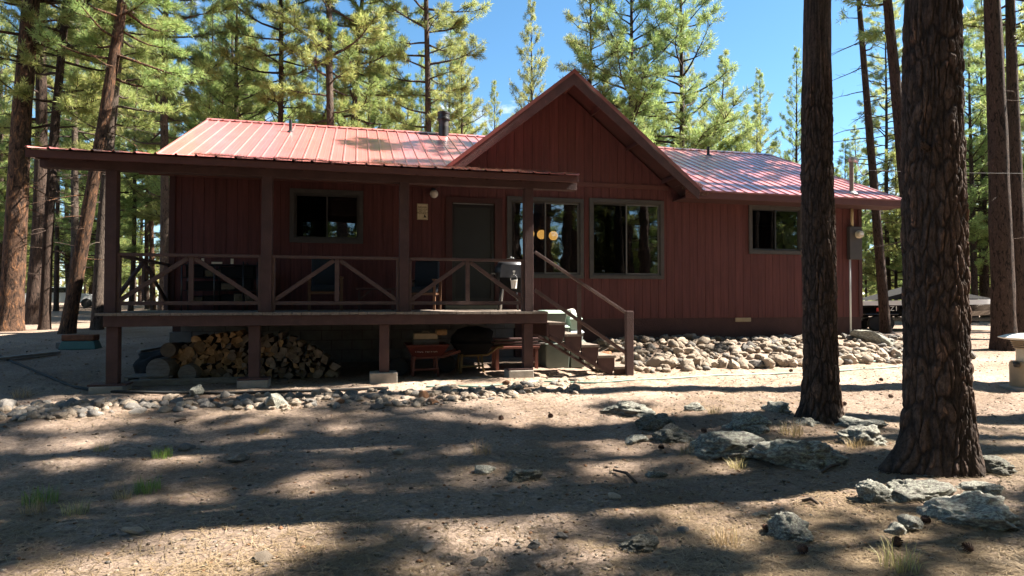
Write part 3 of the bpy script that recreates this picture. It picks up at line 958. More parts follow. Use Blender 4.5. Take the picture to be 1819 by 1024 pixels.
hose('garden_hose', [(-40, 622), (0, 634), (25, 646), (60, 660), (90, 673), (130, 690), (180, 698), (300, 701), (420, 701), (560, 697), (690, 692)], .022, M['hose_dark'], 'black hose winding from the left edge along the back of the stone border')
hose('garden_hose', [(757, 689), (800, 687), (850, 689), (905, 684), (960, 679), (1010, 681), (1060, 682), (1120, 677), (1180, 675), (1260, 669), (1340, 667), (1420, 664), (1500, 660), (1560, 656), (1640, 649)], .015, M['hose_green'], 'pale green hose running across the sunny dirt below the rock bank')
hose('garden_hose', [(1490, 646), (1520, 646), (1560, 643), (1600, 637), (1640, 634)], .016, M['hose_green'], 'upper green hose curving behind the front pines towards the right')
# ================================================================== CABIN
WY, WX0, WX1, WYB = 13.45, -3.56, 12.42, 22.95
ZD = -.18                              # deck top
ZS = -.40                              # bottom of the siding
EY, EZ, RY, RZ = 12.85, 2.50, 18.2, 4.85
GXC, GZT, GS, GYF = 4.47, 4.93, .81, 12.7   # gable ridge x, top, slope, front plane
cabin = thing('cabin', 'dark red board-sided cabin with red metal roof, front gable and raised porch', 'cabin', (4.4, 18., -1.3))
IY = WY - .001
OP = {}                                # openings x0,x1,z0,z1
OP['W1'] = (-1.27, .01, 1.27, 2.20)
OP['door'] = (1.92, 2.93, -.14, 2.14)
OP['W2'] = (3.25, 4.86, .59, 2.22)
OP['W3'] = (5.17, 6.84, .59, 2.25)
OP['W4'] = (9.27, 10.62, 1.23, 2.26)


def top_z(x):
    main = 2.62
    g = GZT - .16 - GS * abs(x - GXC)
    return max(main, g)


def panels(breaks, y0, y1, gap):
    mb = MB()
    xs = sorted(set([round(b, 3) for b in breaks] + [round(v, 3) for o in OP.values() for v in o[:2]] + [WX0, WX1, GXC]))
    for a, b in zip(xs[:-1], xs[1:]):
        if b - a < .004: continue
        isb0 = any(abs(a - q_) < .002 for q_ in breaks); isb1 = any(abs(b - q_) < .002 for q_ in breaks)
        A = a + (gap / 2 if isb0 else 0); B = b - (gap / 2 if isb1 else 0)
        mid = (a + b) / 2
        spans = [(ZS, None)]
        for o in OP.values():
            if o[0] - .001 < mid < o[1] + .001:
                ns = []
                for s0, s1 in spans:
                    ns += [(s0, o[2]), (o[3], s1)]
                spans = ns
        for s0, s1 in spans:
            ta, tb = (top_z(A), top_z(B)) if s1 is None else (s1, s1)
            if min(ta, tb) - s0 < .01: continue
            mb.prism([(A, y0, s0), (B, y0, s0), (B, y0, tb), (A, y0, ta)], (0, y1 - y0, 0))
    return mb


bp_ = 0.203
brk = [WX0 + bp_ * i for i in range(1, int((WX1 - WX0) / bp_) + 1)]
fw = panels(brk, WY, WY + .02, .007).build('front_wall', [M['siding']], cabin)
panels([WX0 + 3.1], WY + .021, WY + .13, 0).build('wall_sheathing', [M['siding_back']], fw)


def side_wall(x0, x1):
    pts = [(x0, WY + .131, ZS), (x0, WYB, ZS), (x0, WYB, 2.6), (x0, RY, RZ - .14), (x0, WY + .131, 2.6)]
    return MB().prism(pts, (x1 - x0, 0, 0))


side_wall(WX0, WX0 + .12).build('side_wall', [M['siding']], cabin)
side_wall(WX1 - .12, WX1).build('side_wall', [M['siding']], cabin)
MB().box(WX0 + .121, WX1 - .121, WYB - .12, WYB, ZS, 2.6).build('rear_wall', [M['siding']], cabin)
MB().box(WX0 + .122, WX1 - .122, WY + .135, WYB - .125, ZD - .12, ZD - .02).box(WX0 + .122, WX1 - .122, WY + .14, WYB - .125, 2.44, 2.5).build('interior_floor_and_ceiling', [M['dark_interior']], cabin)
MB().box(WX0 + .13, WX1 - .13, 17.3, 17.4, ZD - .02, 2.44).box(.9, 1.0, 13.6, 17.3, ZD - .02, 2.44).box(7.6, 7.7, 13.6, 17.3, ZD - .02, 2.44).build('partition', [M['dark_interior']], cabin)
# foundation: bare block behind the porch, painted to the right
mb = MB()
for r_ in range(6):
    z0 = -1.62 + r_ * .203
    for k in range(18):
        x0 = WX0 + k * .405 + (0.2 if r_ % 2 else 0)
        if x0 > 3.3: continue
        mb.box(x0 + .006, min(x0 + .4, 3.35), WY + .02, WY + .2, z0 + .006, min(z0 + .2, ZS - .003))
mb.build('foundation', [M['block']], cabin)
MB().box(3.352, WX1 - .01, WY + .012, WY + .2, -1.7, ZS - .002).box(WX0 + .01, WX0 + .2, WY + .2, WYB, -1.7, ZS - .002).box(WX1 - .2, WX1 - .012, WY + .201, WYB, -1.7, ZS - .002).box(WX0 + .21, 3.34, WY + .1, WY + .21, -1.7, ZS - .004).build('foundation', [M['foundation']], cabin)
vt = MB().box(8.80, 9.22, WY - .012, WY + .011, -.50, -.405)
vt.build('foundation_vent', [M['tan_paint']], cabin)
mb = MB()
for i in range(4): mb.box(8.82, 9.20, WY - .018, WY - .0125, -.492 + i * .022, -.484 + i * .022)
mb.build('vent_slat', [M['gold']], bpy.data.objects['foundation_vent'])
# trim
MB().box(3.72, 7.05, WY - .022, WY - .001, 2.59, 2.69).build('belt_trim', [M['fascia']], cabin)
for x0, x1 in ((WX0 - .012, WX0 + .09), (WX1 - .09, WX1 + .012)):
    MB().box(x0, x1, WY - .022, WY - .0005, ZS, 2.55).build('corner_board', [M['soffit']], cabin)


def window(key, trimw=.085, light=False, left='glass_dim', right='glass', split=.5):
    x0, x1, z0, z1 = OP[key]
    t = trimw
    fr = MB().box(x0 - t, x1 + t, WY - .030, WY - .003, z1, z1 + t).box(x0 - t, x1 + t, WY - .034, WY - .003, z0 - t, z0)
    fr.box(x0 - t, x0, WY - .030, WY - .003, z0, z1).box(x1, x1 + t, WY - .030, WY - .003, z0, z1)
    fr.box(x0, x0 + .02, WY - .002, WY + .12, z0, z1).box(x1 - .02, x1, WY - .002, WY + .12, z0, z1).box(x0 + .02, x1 - .02, WY - .002, WY + .12, z0, z0 + .02).box(x0 + .02, x1 - .02, WY - .002, WY + .12, z1 - .02, z1)
    wo_ = fr.build('window', [M['trim_dark']], cabin)
    xm = x0 + (x1 - x0) * split
    def sash(a, b, y, mt):
        w_ = .028
        MB().box(a, b, y, y + .025, z0 + .021, z0 + .021 + w_).box(a, b, y, y + .025, z1 - .021 - w_, z1 - .021).box(a, a + w_, y + .001, y + .024, z0 + .021 + w_, z1 - .021 - w_).box(b - w_, b, y + .001, y + .024, z0 + .021 + w_, z1 - .021 - w_).build('sash', [mt], wo_)
        return a + w_, b - w_
    a, b = sash(x0 + .021, xm + .012, WY + .05, M['sash'])
    MB().box(a, b, WY + .060, WY + .066, z0 + .05, z1 - .05).build('pane', [M[left]], wo_)
    a, b = sash(xm - .012, x1 - .021, WY + .02, M['sash_light'] if light else M['sash'])
    MB().box(a, b, WY + .030, WY + .036, z0 + .05, z1 - .05).build('pane', [M[right]], wo_)
    return wo_


w1 = window('W1'); w2 = window('W2', left='glass', light=True); w3 = window('W3', light=True); w4 = window('W4', .09)
MB().box(-.55, -.02, WY + .09, WY + .1, 1.62, 2.06).build('blind', [M['blind']], w1)
mb = MB()
for i in range(14): mb.prism([(-.56 + i * .04, WY + .11 + .012 * (i % 2), 1.30), (-.52 + i * .04, WY + .11 + .012 * ((i + 1) % 2), 1.30), (-.52 + i * .04, WY + .11 + .012 * ((i + 1) % 2), 1.60), (-.56 + i * .04, WY + .11 + .012 * (i % 2), 1.60)], (0, .004, 0))
mb.build('curtain', [M['cushion_green']], w1)
MB().box(3.30, 4.80, WY + .14, WY + .15, 1.98, 2.17).build('blind', [M['blind']], w2)
mb = MB()
for i in range(7):
    x = 10.28 + i * .045; s = .10 * (1 - i / 9)
    mb.prism([(x - s * 1.2, WY + .14 + .015 * (i % 2), 2.05 - i * .01), (x + .05 - s * 1.2, WY + .14 + .015 * ((i + 1) % 2), 2.05), (x + .045, WY + .14 + .015 * ((i + 1) % 2), 1.27), (x, WY + .14 + .015 * (i % 2), 1.27)], (0, .005, 0))
mb.build('curtain', [M['curtain']], w4)
MB().box(9.30, 10.58, WY + .13, WY + .145, 1.84, 1.855).build('curtain_rod', [M['white_paint']], w4)

# door with a dark mesh screen
x0, x1, z0, z1 = OP['door']
dr = MB().box(x0 + .04, x1 - .04, WY + .03, WY + .06, z0 + .02, z1 - .05).build('screen_door', [M['door_dark']], cabin)
mb = MB()
for a, b, c, d in ((x0 + .045, x0 + .115, z0 + .03, z1 - .06), (x1 - .115, x1 - .045, z0 + .03, z1 - .06), (x0 + .116, x1 - .116, z1 - .13, z1 - .06), (x0 + .116, x1 - .116, z0 + .03, z0 + .2), (x0 + .116, x1 - .116, .82, .9)):
    mb.box(a, b, WY + .014, WY + .029, c, d)
mb.build('door_frame_rails', [M['black_metal']], dr)
MB().box(x0 + .06, x1 - .06, WY + .008, WY + .024, z1 - .045, z1 - .025).build('door_closer_bar', [M['grey_metal']], dr)
MB().tube([(x1 - .09, WY - .03, .85), (x1 - .09, WY - .03, .98)], .012, 8).tube([(x1 - .09, WY + .013, .86), (x1 - .09, WY - .03, .86)], .008, 6).build('handle', [M['black_metal']], dr)
MB().box(x0 - .10, x0 + .038, WY - .026, WY - .003, z0, z1 + .1).box(x1 - .038, x1 + .13, WY - .026, WY - .003, z0, z1 + .1).box(x0 + .039, x1 - .039, WY - .026, WY - .003, z1 - .02, z1 + .1).build('door_casing', [M['soffit']], cabin)
MB().box(x0 - .12, x1 + .1, WY - .16, WY - .03, ZD + .008, ZD + .085).build('door_sill', [M['tan_paint']], cabin)

# ------------------------------------------------------------------ roofs
def ribbed(A, B, S, pitch=.275, up=1, thick=.02, rows=2, jag=0):
    """metal sheet: ribs run along S (eave to ridge), spaced along AB"""
    A = Vector(A); B = Vector(B); S = Vector(S); e = (B - A); Lr = e.length; e.normalize()
    nrm = e.cross(S).normalized()
    if nrm.z < 0: nrm = -nrm
    pr = []; x = 0.
    while x < Lr:
        for dx, h in ((0, 0), (.013, .023), (.033, .023), (.046, 0), (.135, 0), (.14, .002), (.15, .002), (.155, 0), (.22, 0), (.225, .002), (.235, .002), (.24, 0)):
            if x + dx <= Lr: pr.append((x + dx, h))
        x += pitch
    pr.append((Lr, 0))
    n = len(pr); vs = []
    for j in range(rows):
        f = j / (rows - 1)
        for a, h in pr: vs.append(A + e * a + S * f + nrm * h)
    for a, h in pr: vs.append(A + e * a + nrm * (h - .006))
    fs = []
    for j in range(rows - 1):
        for i in range(n - 1): fs.append((j * n + i, j * n + i + 1, (j + 1) * n + i + 1, (j + 1) * n + i))
    o = rows * n
    for i in range(n - 1): fs.append((i, o + i, o + i + 1, i + 1))
    return MB().add(vs, fs)


def slab(A, B, S, t, off):
    A = Vector(A); B = Vector(B); S = Vector(S); n_ = (B - A).cross(S).normalized()
    if n_.z < 0: n_ = -n_
    A = A - n_ * off; B = B - n_ * off
    return MB().prism([A, B, B + S, A + S], -n_ * t)


XL, XR = -3.92, 13.22
SL = (RZ - EZ) / (RY - EY)
ZM = EZ + SL * (WY + .15 - EY)
rb0 = ribbed((XL, EY - .02, EZ), (1.62, EY - .02, EZ), (0, RY - EY + .02, RZ - EZ))
for part in (ribbed((1.621, WY + .15, ZM), (7.319, WY + .15, ZM), (0, RY - WY - .15, RZ - ZM)), ribbed((7.32, EY - .02, EZ), (XR, EY - .02, EZ), (0, RY - EY + .02, RZ - EZ))):
    rb0.add(part.v, part.f)
roof = rb0.build('roof', [M['roof']], cabin)
ribbed((XL, 2 * RY - EY, EZ), (XR, 2 * RY - EY, EZ), (0, -(RY - EY), RZ - EZ)).build('rear_roof', [M['roof']], cabin)
for xa_, xb_, y_ in ((XL + .01, 1.60, EY), (1.601, 7.33, WY + .16), (7.331, XR - .01, EY)):
    z_ = EZ + SL * (y_ - EY)
    slab((xa_, y_, z_), (xb_, y_, z_), (0, RY - y_ - .01, RZ - z_ - .005), .06, .012).build('roof_deck', [M['soffit']], roof)
slab((XL + .01, 2 * RY - EY, EZ), (XR - .01, 2 * RY - EY, EZ), (0, -(RY - EY) + .01, RZ - EZ - .005), .06, .012).build('roof_deck', [M['soffit']], roof)
# ridge cap with a small scalloped closure
mb = MB()
mb.prism([(XL - .01, RY - .17, RZ - .17 * SL + .03), (XL - .01, RY, RZ + .038), (XL - .01, RY + .17, RZ - .17 * SL + .03), (XL - .01, RY, RZ + .028)], (XR - XL + .02, 0, 0))
for k in range(int((XR - XL) / .3)):
    x = XL + .1 + k * .3
    mb.obox((x, RY - .13, RZ - .13 * SL + .045), (.05, .06, .012), (math.atan(SL), 0, 0))
mb.build('ridge_cap', [M['roof']], roof)
# fascias along the front eave (left stretch sits under the porch roof)
MB().box(7.15, XR, EY - .035, EY - .002, EZ - .175, EZ - .012).build('fascia', [M['fascia']], cabin)
MB().box(XL, 1.62, EY - .035, EY - .002, EZ - .175, EZ - .012).build('fascia', [M['fascia']], cabin)
MB().box(7.14, XR + .01, EY - .05, EY - .036, EZ - .03, EZ + .004).build('drip_edge', [M['trim_red']], roof)
for x in (XL - .012, XR - .018):
    for sgn, y0 in ((1, EY), (-1, 2 * RY - EY)):
        p = Vector((x, y0, EZ - .1)); q_ = Vector((x, RY, RZ - .1))
        MB().prism([(x, y0, EZ - .17), (x, RY, RZ - .17), (x, RY, RZ + .02), (x, y0, EZ + .02)], (.03, 0, 0)).build('rake_board', [M['fascia']], cabin)
MB().box(7.16, XR - .03, EY - .001, WY - .003, EZ - .172, EZ - .15).build('soffit', [M['soffit']], cabin)

# cross gable
GE = 2.97
zE = GZT - GS * GE
gr = MB()
ra = ribbed((GXC + GE, GYF - .001, zE), (GXC + GE, RY, zE), (-GE, 0, GS * GE)); rb_ = ribbed((GXC - GE, GYF - .001, zE), (GXC - GE, RY, zE), (GE, 0, GS * GE))
gro = ra.build('gable_roof', [M['roof']], cabin); rb_.build('gable_roof', [M['roof']], cabin)
for s in (1, -1):
    slab((GXC + s * (GE - .01), GYF + .03, zE + .008), (GXC + s * (GE - .01), RY, zE + .008), (-s * (GE - .012), 0, GS * (GE - .012)), .07, .012).build('gable_soffit', [M['soffit']], gro)
    # barge board on the front, and the bent metal trim over it
    xo = GXC + s * GE; h_ = .27
    pts = [(xo, GYF, zE - .012), (GXC, GYF, GZT - .012), (GXC, GYF, GZT - h_ - .03), (xo - s * .02, GYF, zE - h_ + .02)]
    MB().prism(pts, (0, .032, 0)).build('barge_board', [M['brown_wood']], cabin, bevel=.004)
    pts = [(xo + s * .02, GYF - .012, zE - .07), (GXC, GYF - .012, GZT - .05), (GXC, GYF - .012, GZT + .036), (xo + s * .02, GYF - .012, zE + .026)]
    MB().prism(pts, (0, .009, 0)).build('rake_trim', [M['trim_red']], gro)
    for f in (.22, .52, .82):                          # lookouts
        x = GXC + s * GE * f; z = GZT - GS * GE * f - .15
        MB().prism([(x - .02, GYF + .033, z - .06), (x + .02, GYF + .033, z - .06 - s * GS * .0), (x + .02, GYF + .033, z + .03), (x - .02, GYF + .033, z + .03)], (0, WY - GYF - .036, 0)).build('lookout', [M['soffit']], cabin)
MB().prism([(GXC - .045, GYF + .034, GZT - .27), (GXC + .045, GYF + .034, GZT - .27), (GXC + .045, GYF + .034, GZT - .16), (GXC - .045, GYF + .034, GZT - .16)], (0, WY - GYF - .04, 0)).build('ridge_beam', [M['fascia']], cabin)
MB().prism([(GXC - .1, GYF - .03, GZT - .05), (GXC, GYF - .03, GZT + .036), (GXC + .1, GYF - .03, GZT - .05), (GXC, GYF - .03, GZT + .026)], (0, 3.6, 0)).build('gable_ridge_cap', [M['trim_red']], gro)

# pipes through the roof
def on_roof(px, py):
    d = ray(px, py); t_ = (EZ - SL * EY) / (d.z - SL * d.y); return d * t_


def vent(px, py0, py1, r, label, mt='black_metal'):
    p = on_roof(px, py0); top = p.y * ray(px, py1).z / ray(px, py1).y
    o = MB().tube([(p.x, p.y, p.z - .1), (p.x, p.y, top)], r, 12).lathe((p.x, p.y, p.z - .02), [(r * 3, -.035), (r * 2.2, .02), (r * 1.2, .06)], 14).build('vent_pipe', [M[mt]], cabin, smooth=True, ang=40)
    return o


vent(516, 235, 213, .04, ''); vent(1258, 277, 261, .045, ''); vent(1427, 331, 304, .042, '')
cx, cy = on_y(788, 235, 18.0).x, 18.0
ch = MB().lathe((cx, cy, 0), [(.145, 4.6), (.145, 5.28)], 24).build('stove_pipe', [simple('sooty_steel', (.07, .07, .075), .5, (.04, .04, .04), 4., metal=.5)], cabin, smooth=True, ang=40)
MB().lathe((cx, cy, 0), [(.19, 5.20), (.19, 5.24), (.17, 5.26), (.17, 5.36), (.185, 5.37), (.185, 5.42), (.05, 5.44)], 24).lathe((cx, cy, 0), [(.15, 4.6), (.15, 5.0)], 24).build('pipe_cap', [M['black_metal']], ch, smooth=True, ang=40)

# ------------------------------------------------------------------ porch (part of the cabin)
PX = [-3.61, -1.41, .74, 2.89]; PY = 10.66
DX0, DX1, DY0 = -3.66, 3.2, 10.48
mb = MB(); x = DX0 - .1
while x < DX1 - .02:
    w_ = .138
    mb.box(x, min(x + w_, DX1), DY0 - .03 + random.uniform(-.008, .008), WY - .002, ZD - .04 + random.uniform(-.003, .003), ZD)
    x += .145
deck = mb.build('porch_deck', [M['deck']], cabin)
MB().box(DX0, DX1 - .01, DY0 + .005, DY0 + .045, ZD - .205, ZD - .043).box(DX1 - .05, DX1 - .01, DY0 + .046, WY - .01, ZD - .205, ZD - .043).box(DX0, DX0 + .04, DY0 + .046, WY - .01, ZD - .205, ZD - .043).build('deck_rim', [M['brown_wood']], deck, bevel=.004)
mb = MB()
for k in range(14): mb.box(DX0 + .4 + k * .46, DX0 + .44 + k * .46, DY0 + .046, WY - .02, ZD - .2, ZD - .044)
mb.build('joists', [M['brown_wood']], deck)
for i, xp in enumerate(PX):
    w_ = .078
    MB().box(xp - w_, xp + w_, PY - w_, PY + w_, ZD + .001, 1.965).build('porch_post', [M['brown_wood']], cabin, bevel=.006)
    xl = xp + (-.06 if i == 0 else (-.06 if i == 1 else (-.31 if i == 2 else 0)))
    xl = [-3.56, -1.58, .42, 2.87][i]
    g0 = gz(xl, PY)
    pt_ = MB().box(xl - .08, xl + .08, PY - .11, PY + .05, [-1.28, -1.24, -1.17, -1.19][i], ZD - .21).build('porch_pier_post', [M['brown_wood']], cabin, bevel=.006)
    pw = [(-3.83, -3.38), (-1.81, -1.36), (.19, .63), (2.50, 2.94)][i]
    zt = [-1.265, -1.235, -1.17, -1.19][i]
    MB().box(pw[0], pw[1], PY - .2, PY + .18, g0 - .2, zt).build('concrete_pier', [M['concrete']], cabin, bevel=.012)
    if i in (0, 1, 3): MB().box(pw[0] - .03 if i == 0 else pw[0], pw[1] + .03 if i == 0 else pw[1], PY - .17, PY + .16, zt + .001, zt + .03).build('sill_pad', [M['brown_wood']], bpy.data.objects[pt_.name])
    pt_.data.update()
# rails
def rail_bay(xa, xb, y, name='porch_railing', p0=None, p1=None):
    if p0 is None: p0, p1 = Vector((xa, y, 0)), Vector((xb, y, 0))
    e = p1 - p0; m_ = (p0 + p1) / 2
    zt, zb_ = .735, -.035
    def P(v, z): return Vector((v.x, v.y, z))
    o = MB().beam(P(p0, zt - .03), P(p1, zt - .03), .085, .045).build(name, [M['rail_wood']], cabin, bevel=.004)
    MB().beam(P(p0, zb_), P(p1, zb_), .045, .06).build('bottom_rail', [M['rail_wood']], o, bevel=.004)
    MB().beam(P(m_, zb_ + .032), P(m_, zt - .054), .045, .07, up=(e.normalized())).build('baluster', [M['rail_wood']], o, bevel=.004)
    off = Vector((0, .002, 0))
    a = e.normalized() * .06
    nrm = e.normalized().cross(Vector((0, 0, 1)))
    for q0, s in ((p0, 1), (p1, -1)):
        A = P(q0, zb_ + .05) + e.normalized() * s * .04; B = P(m_, zt - .075) - e.normalized() * s * .05
        MB().beam(A, B, .04, .065, up=nrm.cross((B - A).normalized())).build('brace', [M['rail_wood']], o, bevel=.004)
    for q0, s in ((p0, 1), (p1, -1)):
        A = P(q0, ZD + .002) + e.normalized() * s * .022; B = P(q0, zt - .054) + e.normalized() * s * .022
        MB().beam(A, B, .043, .075, up=nrm).build('end_stud', [M['rail_wood']], o, bevel=.004)
    return o


for i in range(3): rail_bay(PX[i] + .081, PX[i + 1] - .081, PY - .01)
rail_bay(0, 0, 0, p0=Vector((-3.6, PY + .081, 0)), p1=Vector((-3.6, WY - .03, 0)))
# porch roof
PXL, PXR, PYF, PZ = -4.58, 3.69, 10.25, 2.165
PYB = 13.0; PSL = .185
pr_ = ribbed((PXL, PYF - .04, PZ), (PXR, PYF - .04, PZ), (0, PYB - PYF + .04, PSL * (PYB - PYF))).build('porch_roof', [M['roof']], cabin)
slab((PXL + .01, PYF, PZ - .005), (PXR - .01, PYF, PZ - .005), (0, PYB - PYF, PSL * (PYB - PYF)), .035, .012).build('porch_ceiling', [M['soffit']], pr_)
MB().box(PXL, PXR, PYF - .005, PYF + .03, PZ - .125, PZ - .02).build('porch_fascia', [M['fascia']], pr_, bevel=.004)
for x in (PXL + .002, PXR - .032):
    MB().prism([(x, PYF + .031, PZ - .125), (x, PYB, PZ - .125 + PSL * (PYB - PYF)), (x, PYB, PZ - .02 + PSL * (PYB - PYF)), (x, PYF + .031, PZ - .02)], (.03, 0, 0)).build('porch_rake_board', [M['fascia']], pr_)
MB().box(PXL - .02 + .05, PXR + .08, PY - .078, PY + .078, 1.966, 2.13).build('porch_beam', [M['brown_wood']], cabin, bevel=.006)
mb = MB()
for k in range(14):
    x = PXL + .1 + k * .6
    if x < PXR - .1: mb.prism([(x, PYF + .04, PZ - .14), (x, PYB, PZ - .14 + PSL * (PYB - PYF)), (x, PYB, PZ - .05 + PSL * (PYB - PYF)), (x, PYF + .04, PZ - .05)], (.038, 0, 0))
mb.build('rafters', [M['soffit']], pr_)

# stairs at the right end of the porch
st = MB()
TR = [(3.24, 3.53, -.38), (3.53, 3.84, -.585), (3.84, 4.15, -.78), (4.14, 4.46, -.975), (4.46, 4.78, -1.18)]
SY0, SY1 = 10.55, 11.62
stair = MB().box(3.20, 3.24, SY0, SY1, -.62, ZD - .21).build('staircase', [M['brown_wood']], cabin)
for i, (a, b, z) in enumerate(TR):
    tr = MB()
    for k in range(7):
        y0 = SY0 - .03 + k * .158
        tr.box(a - .008, b + .02, y0, y0 + .152, z - .04, z)
    tr.build('tread', [M['deck']], stair)
    zb2 = z - .24 if i < 4 else -1.36
    pan = [(a + .004, SY0, z - .041), (b + .004, SY0, z - .041), (b + .004, SY0, max(z - .2, -1.36)), (b - .06 if i < 4 else b + .004, SY0, max(z - .36, -1.36)), (a + .004, SY0, max(z - .2, -1.36))]
    MB().prism(pan, (0, .035, 0)).build('side_panel', [M['brown_wood']], stair, bevel=.003)
for y in (SY0 + .06, SY1 - .08):
    pts = [(3.241, y, -.62), (3.241, y, -.45)]
    poly = [(3.241, y, -.42)]
    for a, b, z in TR: poly += [(max(a, 3.245), y, z - .042), (b - .012, y, z - .042)]
    poly = [(3.241, y, -.66)] + [(max(a, 3.245) if i == 0 else a, y, z - .042) if j == 0 else (b - .012, y, z - .042) for i, (a, b, z) in enumerate(TR) for j in (0, 1)] + [(4.76, y, -1.36), (4.40, y, -1.36)]
    MB().beam((3.25, y, -.62), (4.55, y, -1.40), .04, .16, up=(0, 1, 0)).build('stringer', [M['brown_wood']], stair)
    mb = MB()
    for i, (a, b, z) in enumerate(TR[:4]):
        mb.prism([(a + .02, y, z - .041), (b - .02, y, z - .041), (a + .02, y, z - .2)], (0, .035, 0))
    mb.build('stringer_cleats', [M['brown_wood']], stair)
MB().box(4.655, 4.79, SY0 - .1, SY0 + .03 - .031, -1.37, -.18).build('newel_post', [M['brown_wood']], stair, bevel=.006)
MB().beam((2.965, SY0 - .045, .85), (4.70, SY0 - .045, -.235), .085, .042).build('handrail', [M['rail_wood']], stair, bevel=.004)
MB().beam((2.965, SY0 - .045, .19), (4.66, SY0 - .045, -.93), .042, .06).build('lower_rail', [M['rail_wood']], stair, bevel=.004)
MB().box(3.76, 3.83, SY0 - .028, SY0 + .014, -.583, .29).build('rail_stud', [M['rail_wood']], stair, bevel=.004)

# pine straw caught on the porch roof edge and in the valley
n = 2600
X = RNG.uniform(-2.4, 3.6, n); Y = PYF + .02 + RNG.random(n) ** 2 * .45
Y = np.where(RNG.random(n) < .25, Y + .6 * RNG.random(n), Y)
Z = PZ + PSL * (Y - PYF) + .03 + .02 * RNG.random(n) * (np.sin(X * 5) > -.3)
a = RNG.normal(size=n) * .5; L = RNG.uniform(.06, .16, n)
d = np.stack([np.cos(a) * L, np.sin(a) * L, RNG.normal(size=n) * .02], -1) / 2; pp = np.stack([-np.sin(a), np.cos(a), np.zeros(n)], -1) * .003
c = np.stack([X, Y, Z], -1)
me = fast_mesh('pine_straw', np.stack([c - d - pp, c - d + pp, c + d + pp, c + d - pp], 1).reshape(-1, 3), np.arange(4 * n).reshape(n, 4))
tag(link('pine_straw', me, M['litter']), 'dry pine straw gathered along the front edge of the porch roof', 'pine straw', kind='stuff')
n = 500
f = RNG.random(n)
X = 7.36 + RNG.normal(size=n) * .14 + .1; Y = EY - .02 + RNG.random(n) * .45; Z = EZ + SL * (Y - EY) + .03 + RNG.random(n) * .06
k = RNG.random(n) < .12; Y = np.where(k, EY - .06, Y); Z = np.where(k, EZ - .02 - RNG.random(n) * .1, Z)
a = RNG.uniform(0, 6.28, n); L = RNG.uniform(.08, .2, n)
d = np.stack([np.cos(a) * L, np.sin(a) * L, RNG.normal(size=n) * .05], -1) / 2; pp = np.stack([-np.sin(a), np.cos(a), np.zeros(n)], -1) * .004
c = np.stack([X, Y, Z], -1)
me = fast_mesh('pine_straw', np.stack([c - d - pp, c - d + pp, c + d + pp, c + d - pp], 1).reshape(-1, 3), np.arange(4 * n).reshape(n, 4))
tag(link('pine_straw', me, M['litter']), 'clump of dry straw caught in the roof valley right of the gable', 'pine straw', kind='stuff')
# ================================================================== THINGS ON AND UNDER THE PORCH
def text_part(name, body, size, loc, rot, mat, parent=None, ext=.001, align='CENTER', sx=1.):
    cu = bpy.data.curves.new(name, 'FONT'); cu.body = body; cu.size = size; cu.extrude = ext; cu.align_x = align; cu.align_y = 'CENTER'
    o = bpy.data.objects.new(name, cu); COL.objects.link(o)
    bpy.context.view_layer.update()
    me = bpy.data.meshes.new_from_object(o.evaluated_get(bpy.context.evaluated_depsgraph_get()))
    bpy.data.objects.remove(o); bpy.data.curves.remove(cu)
    o = link(name, me, mat, parent, None, False)
    o.location = loc; o.rotation_euler = rot; o.scale = (sx, 1, 1)
    return o


# opal globe by the door
p = on_y(771, 345, WY - .11)
t_ = thing('porch_lamp', 'round white globe lamp on the porch wall left of the door', 'lamp', (p.x, WY, p.z))
MB().lathe((0, 0, .10), [(.05, -.03), (.055, 0), (.05, .02)], 14).tube([(0, -.11, .10), (0, -.002, .10)], .022, 8).tube([(0, -.012, .10), (0, -.002, .10)], .055, 14).build('fitting', [M['black_metal']], t_, world=False, smooth=True, ang=40).location = (0, 0, 0)
t_.children[0].data.transform(Matrix.Identity(4))
gl = MB().lathe((0, -.11, 0), [(.002, -.088)] + [(.088 * math.sin(a), -.088 * math.cos(a)) for a in [.3, .6, .9, 1.2, 1.5, 1.8, 2.1, 2.4, 2.65]], 20).build('globe', [M['white_glass']], t_, world=False, smooth=True)

# tin sign
a = on_y(741, 362, WY - .012); b = on_y(760, 391, WY - .012)
sw, sh = b.x - a.x, a.z - b.z
t_ = thing('wall_sign', 'small cream tin sign with dark lettering on the porch wall below the globe lamp', 'sign', ((a.x + b.x) / 2, WY - .001, (a.z + b.z) / 2))
MB().box(-sw / 2, sw / 2, -.010, -.002, -sh / 2, sh / 2).build('plate', [M['sign_face']], t_, world=False, bevel=.003)
mb = MB()
for x0_, x1_, z0_, z1_ in ((-sw / 2 + .008, sw / 2 - .008, sh / 2 - .012, sh / 2 - .008), (-sw / 2 + .008, sw / 2 - .008, -sh / 2 + .008, -sh / 2 + .012), (-sw / 2 + .008, -sw / 2 + .012, -sh / 2 + .013, sh / 2 - .013), (sw / 2 - .012, sw / 2 - .008, -sh / 2 + .013, sh / 2 - .013)):
    mb.box(x0_, x1_, -.0125, -.0105, z0_, z1_)
# a sitting figure in silhouette, low on the right
mb.prism([(.02, -.0105, -sh * .36), (.085, -.0105, -sh * .36), (.075, -.0105, -sh * .30), (.062, -.0105, -sh * .25), (.055, -.0105, -sh * .18), (.04, -.0105, -sh * .17), (.034, -.0105, -sh * .22), (.038, -.0105, -sh * .27)], (0, -.002, 0))
mb.build('border_and_figure', [M['ink']], t_, world=False)
for body, z, s_ in (('NEVER', .27, .062), ('MIND YOUR', .13, .036), ('WITH MY', .03, .036), ('MONKEY', -.09, .058)):
    text_part('lettering', body, s_, (0, -.0115, z * sh), (math.pi / 2, 0, 0), M['ink'], t_)

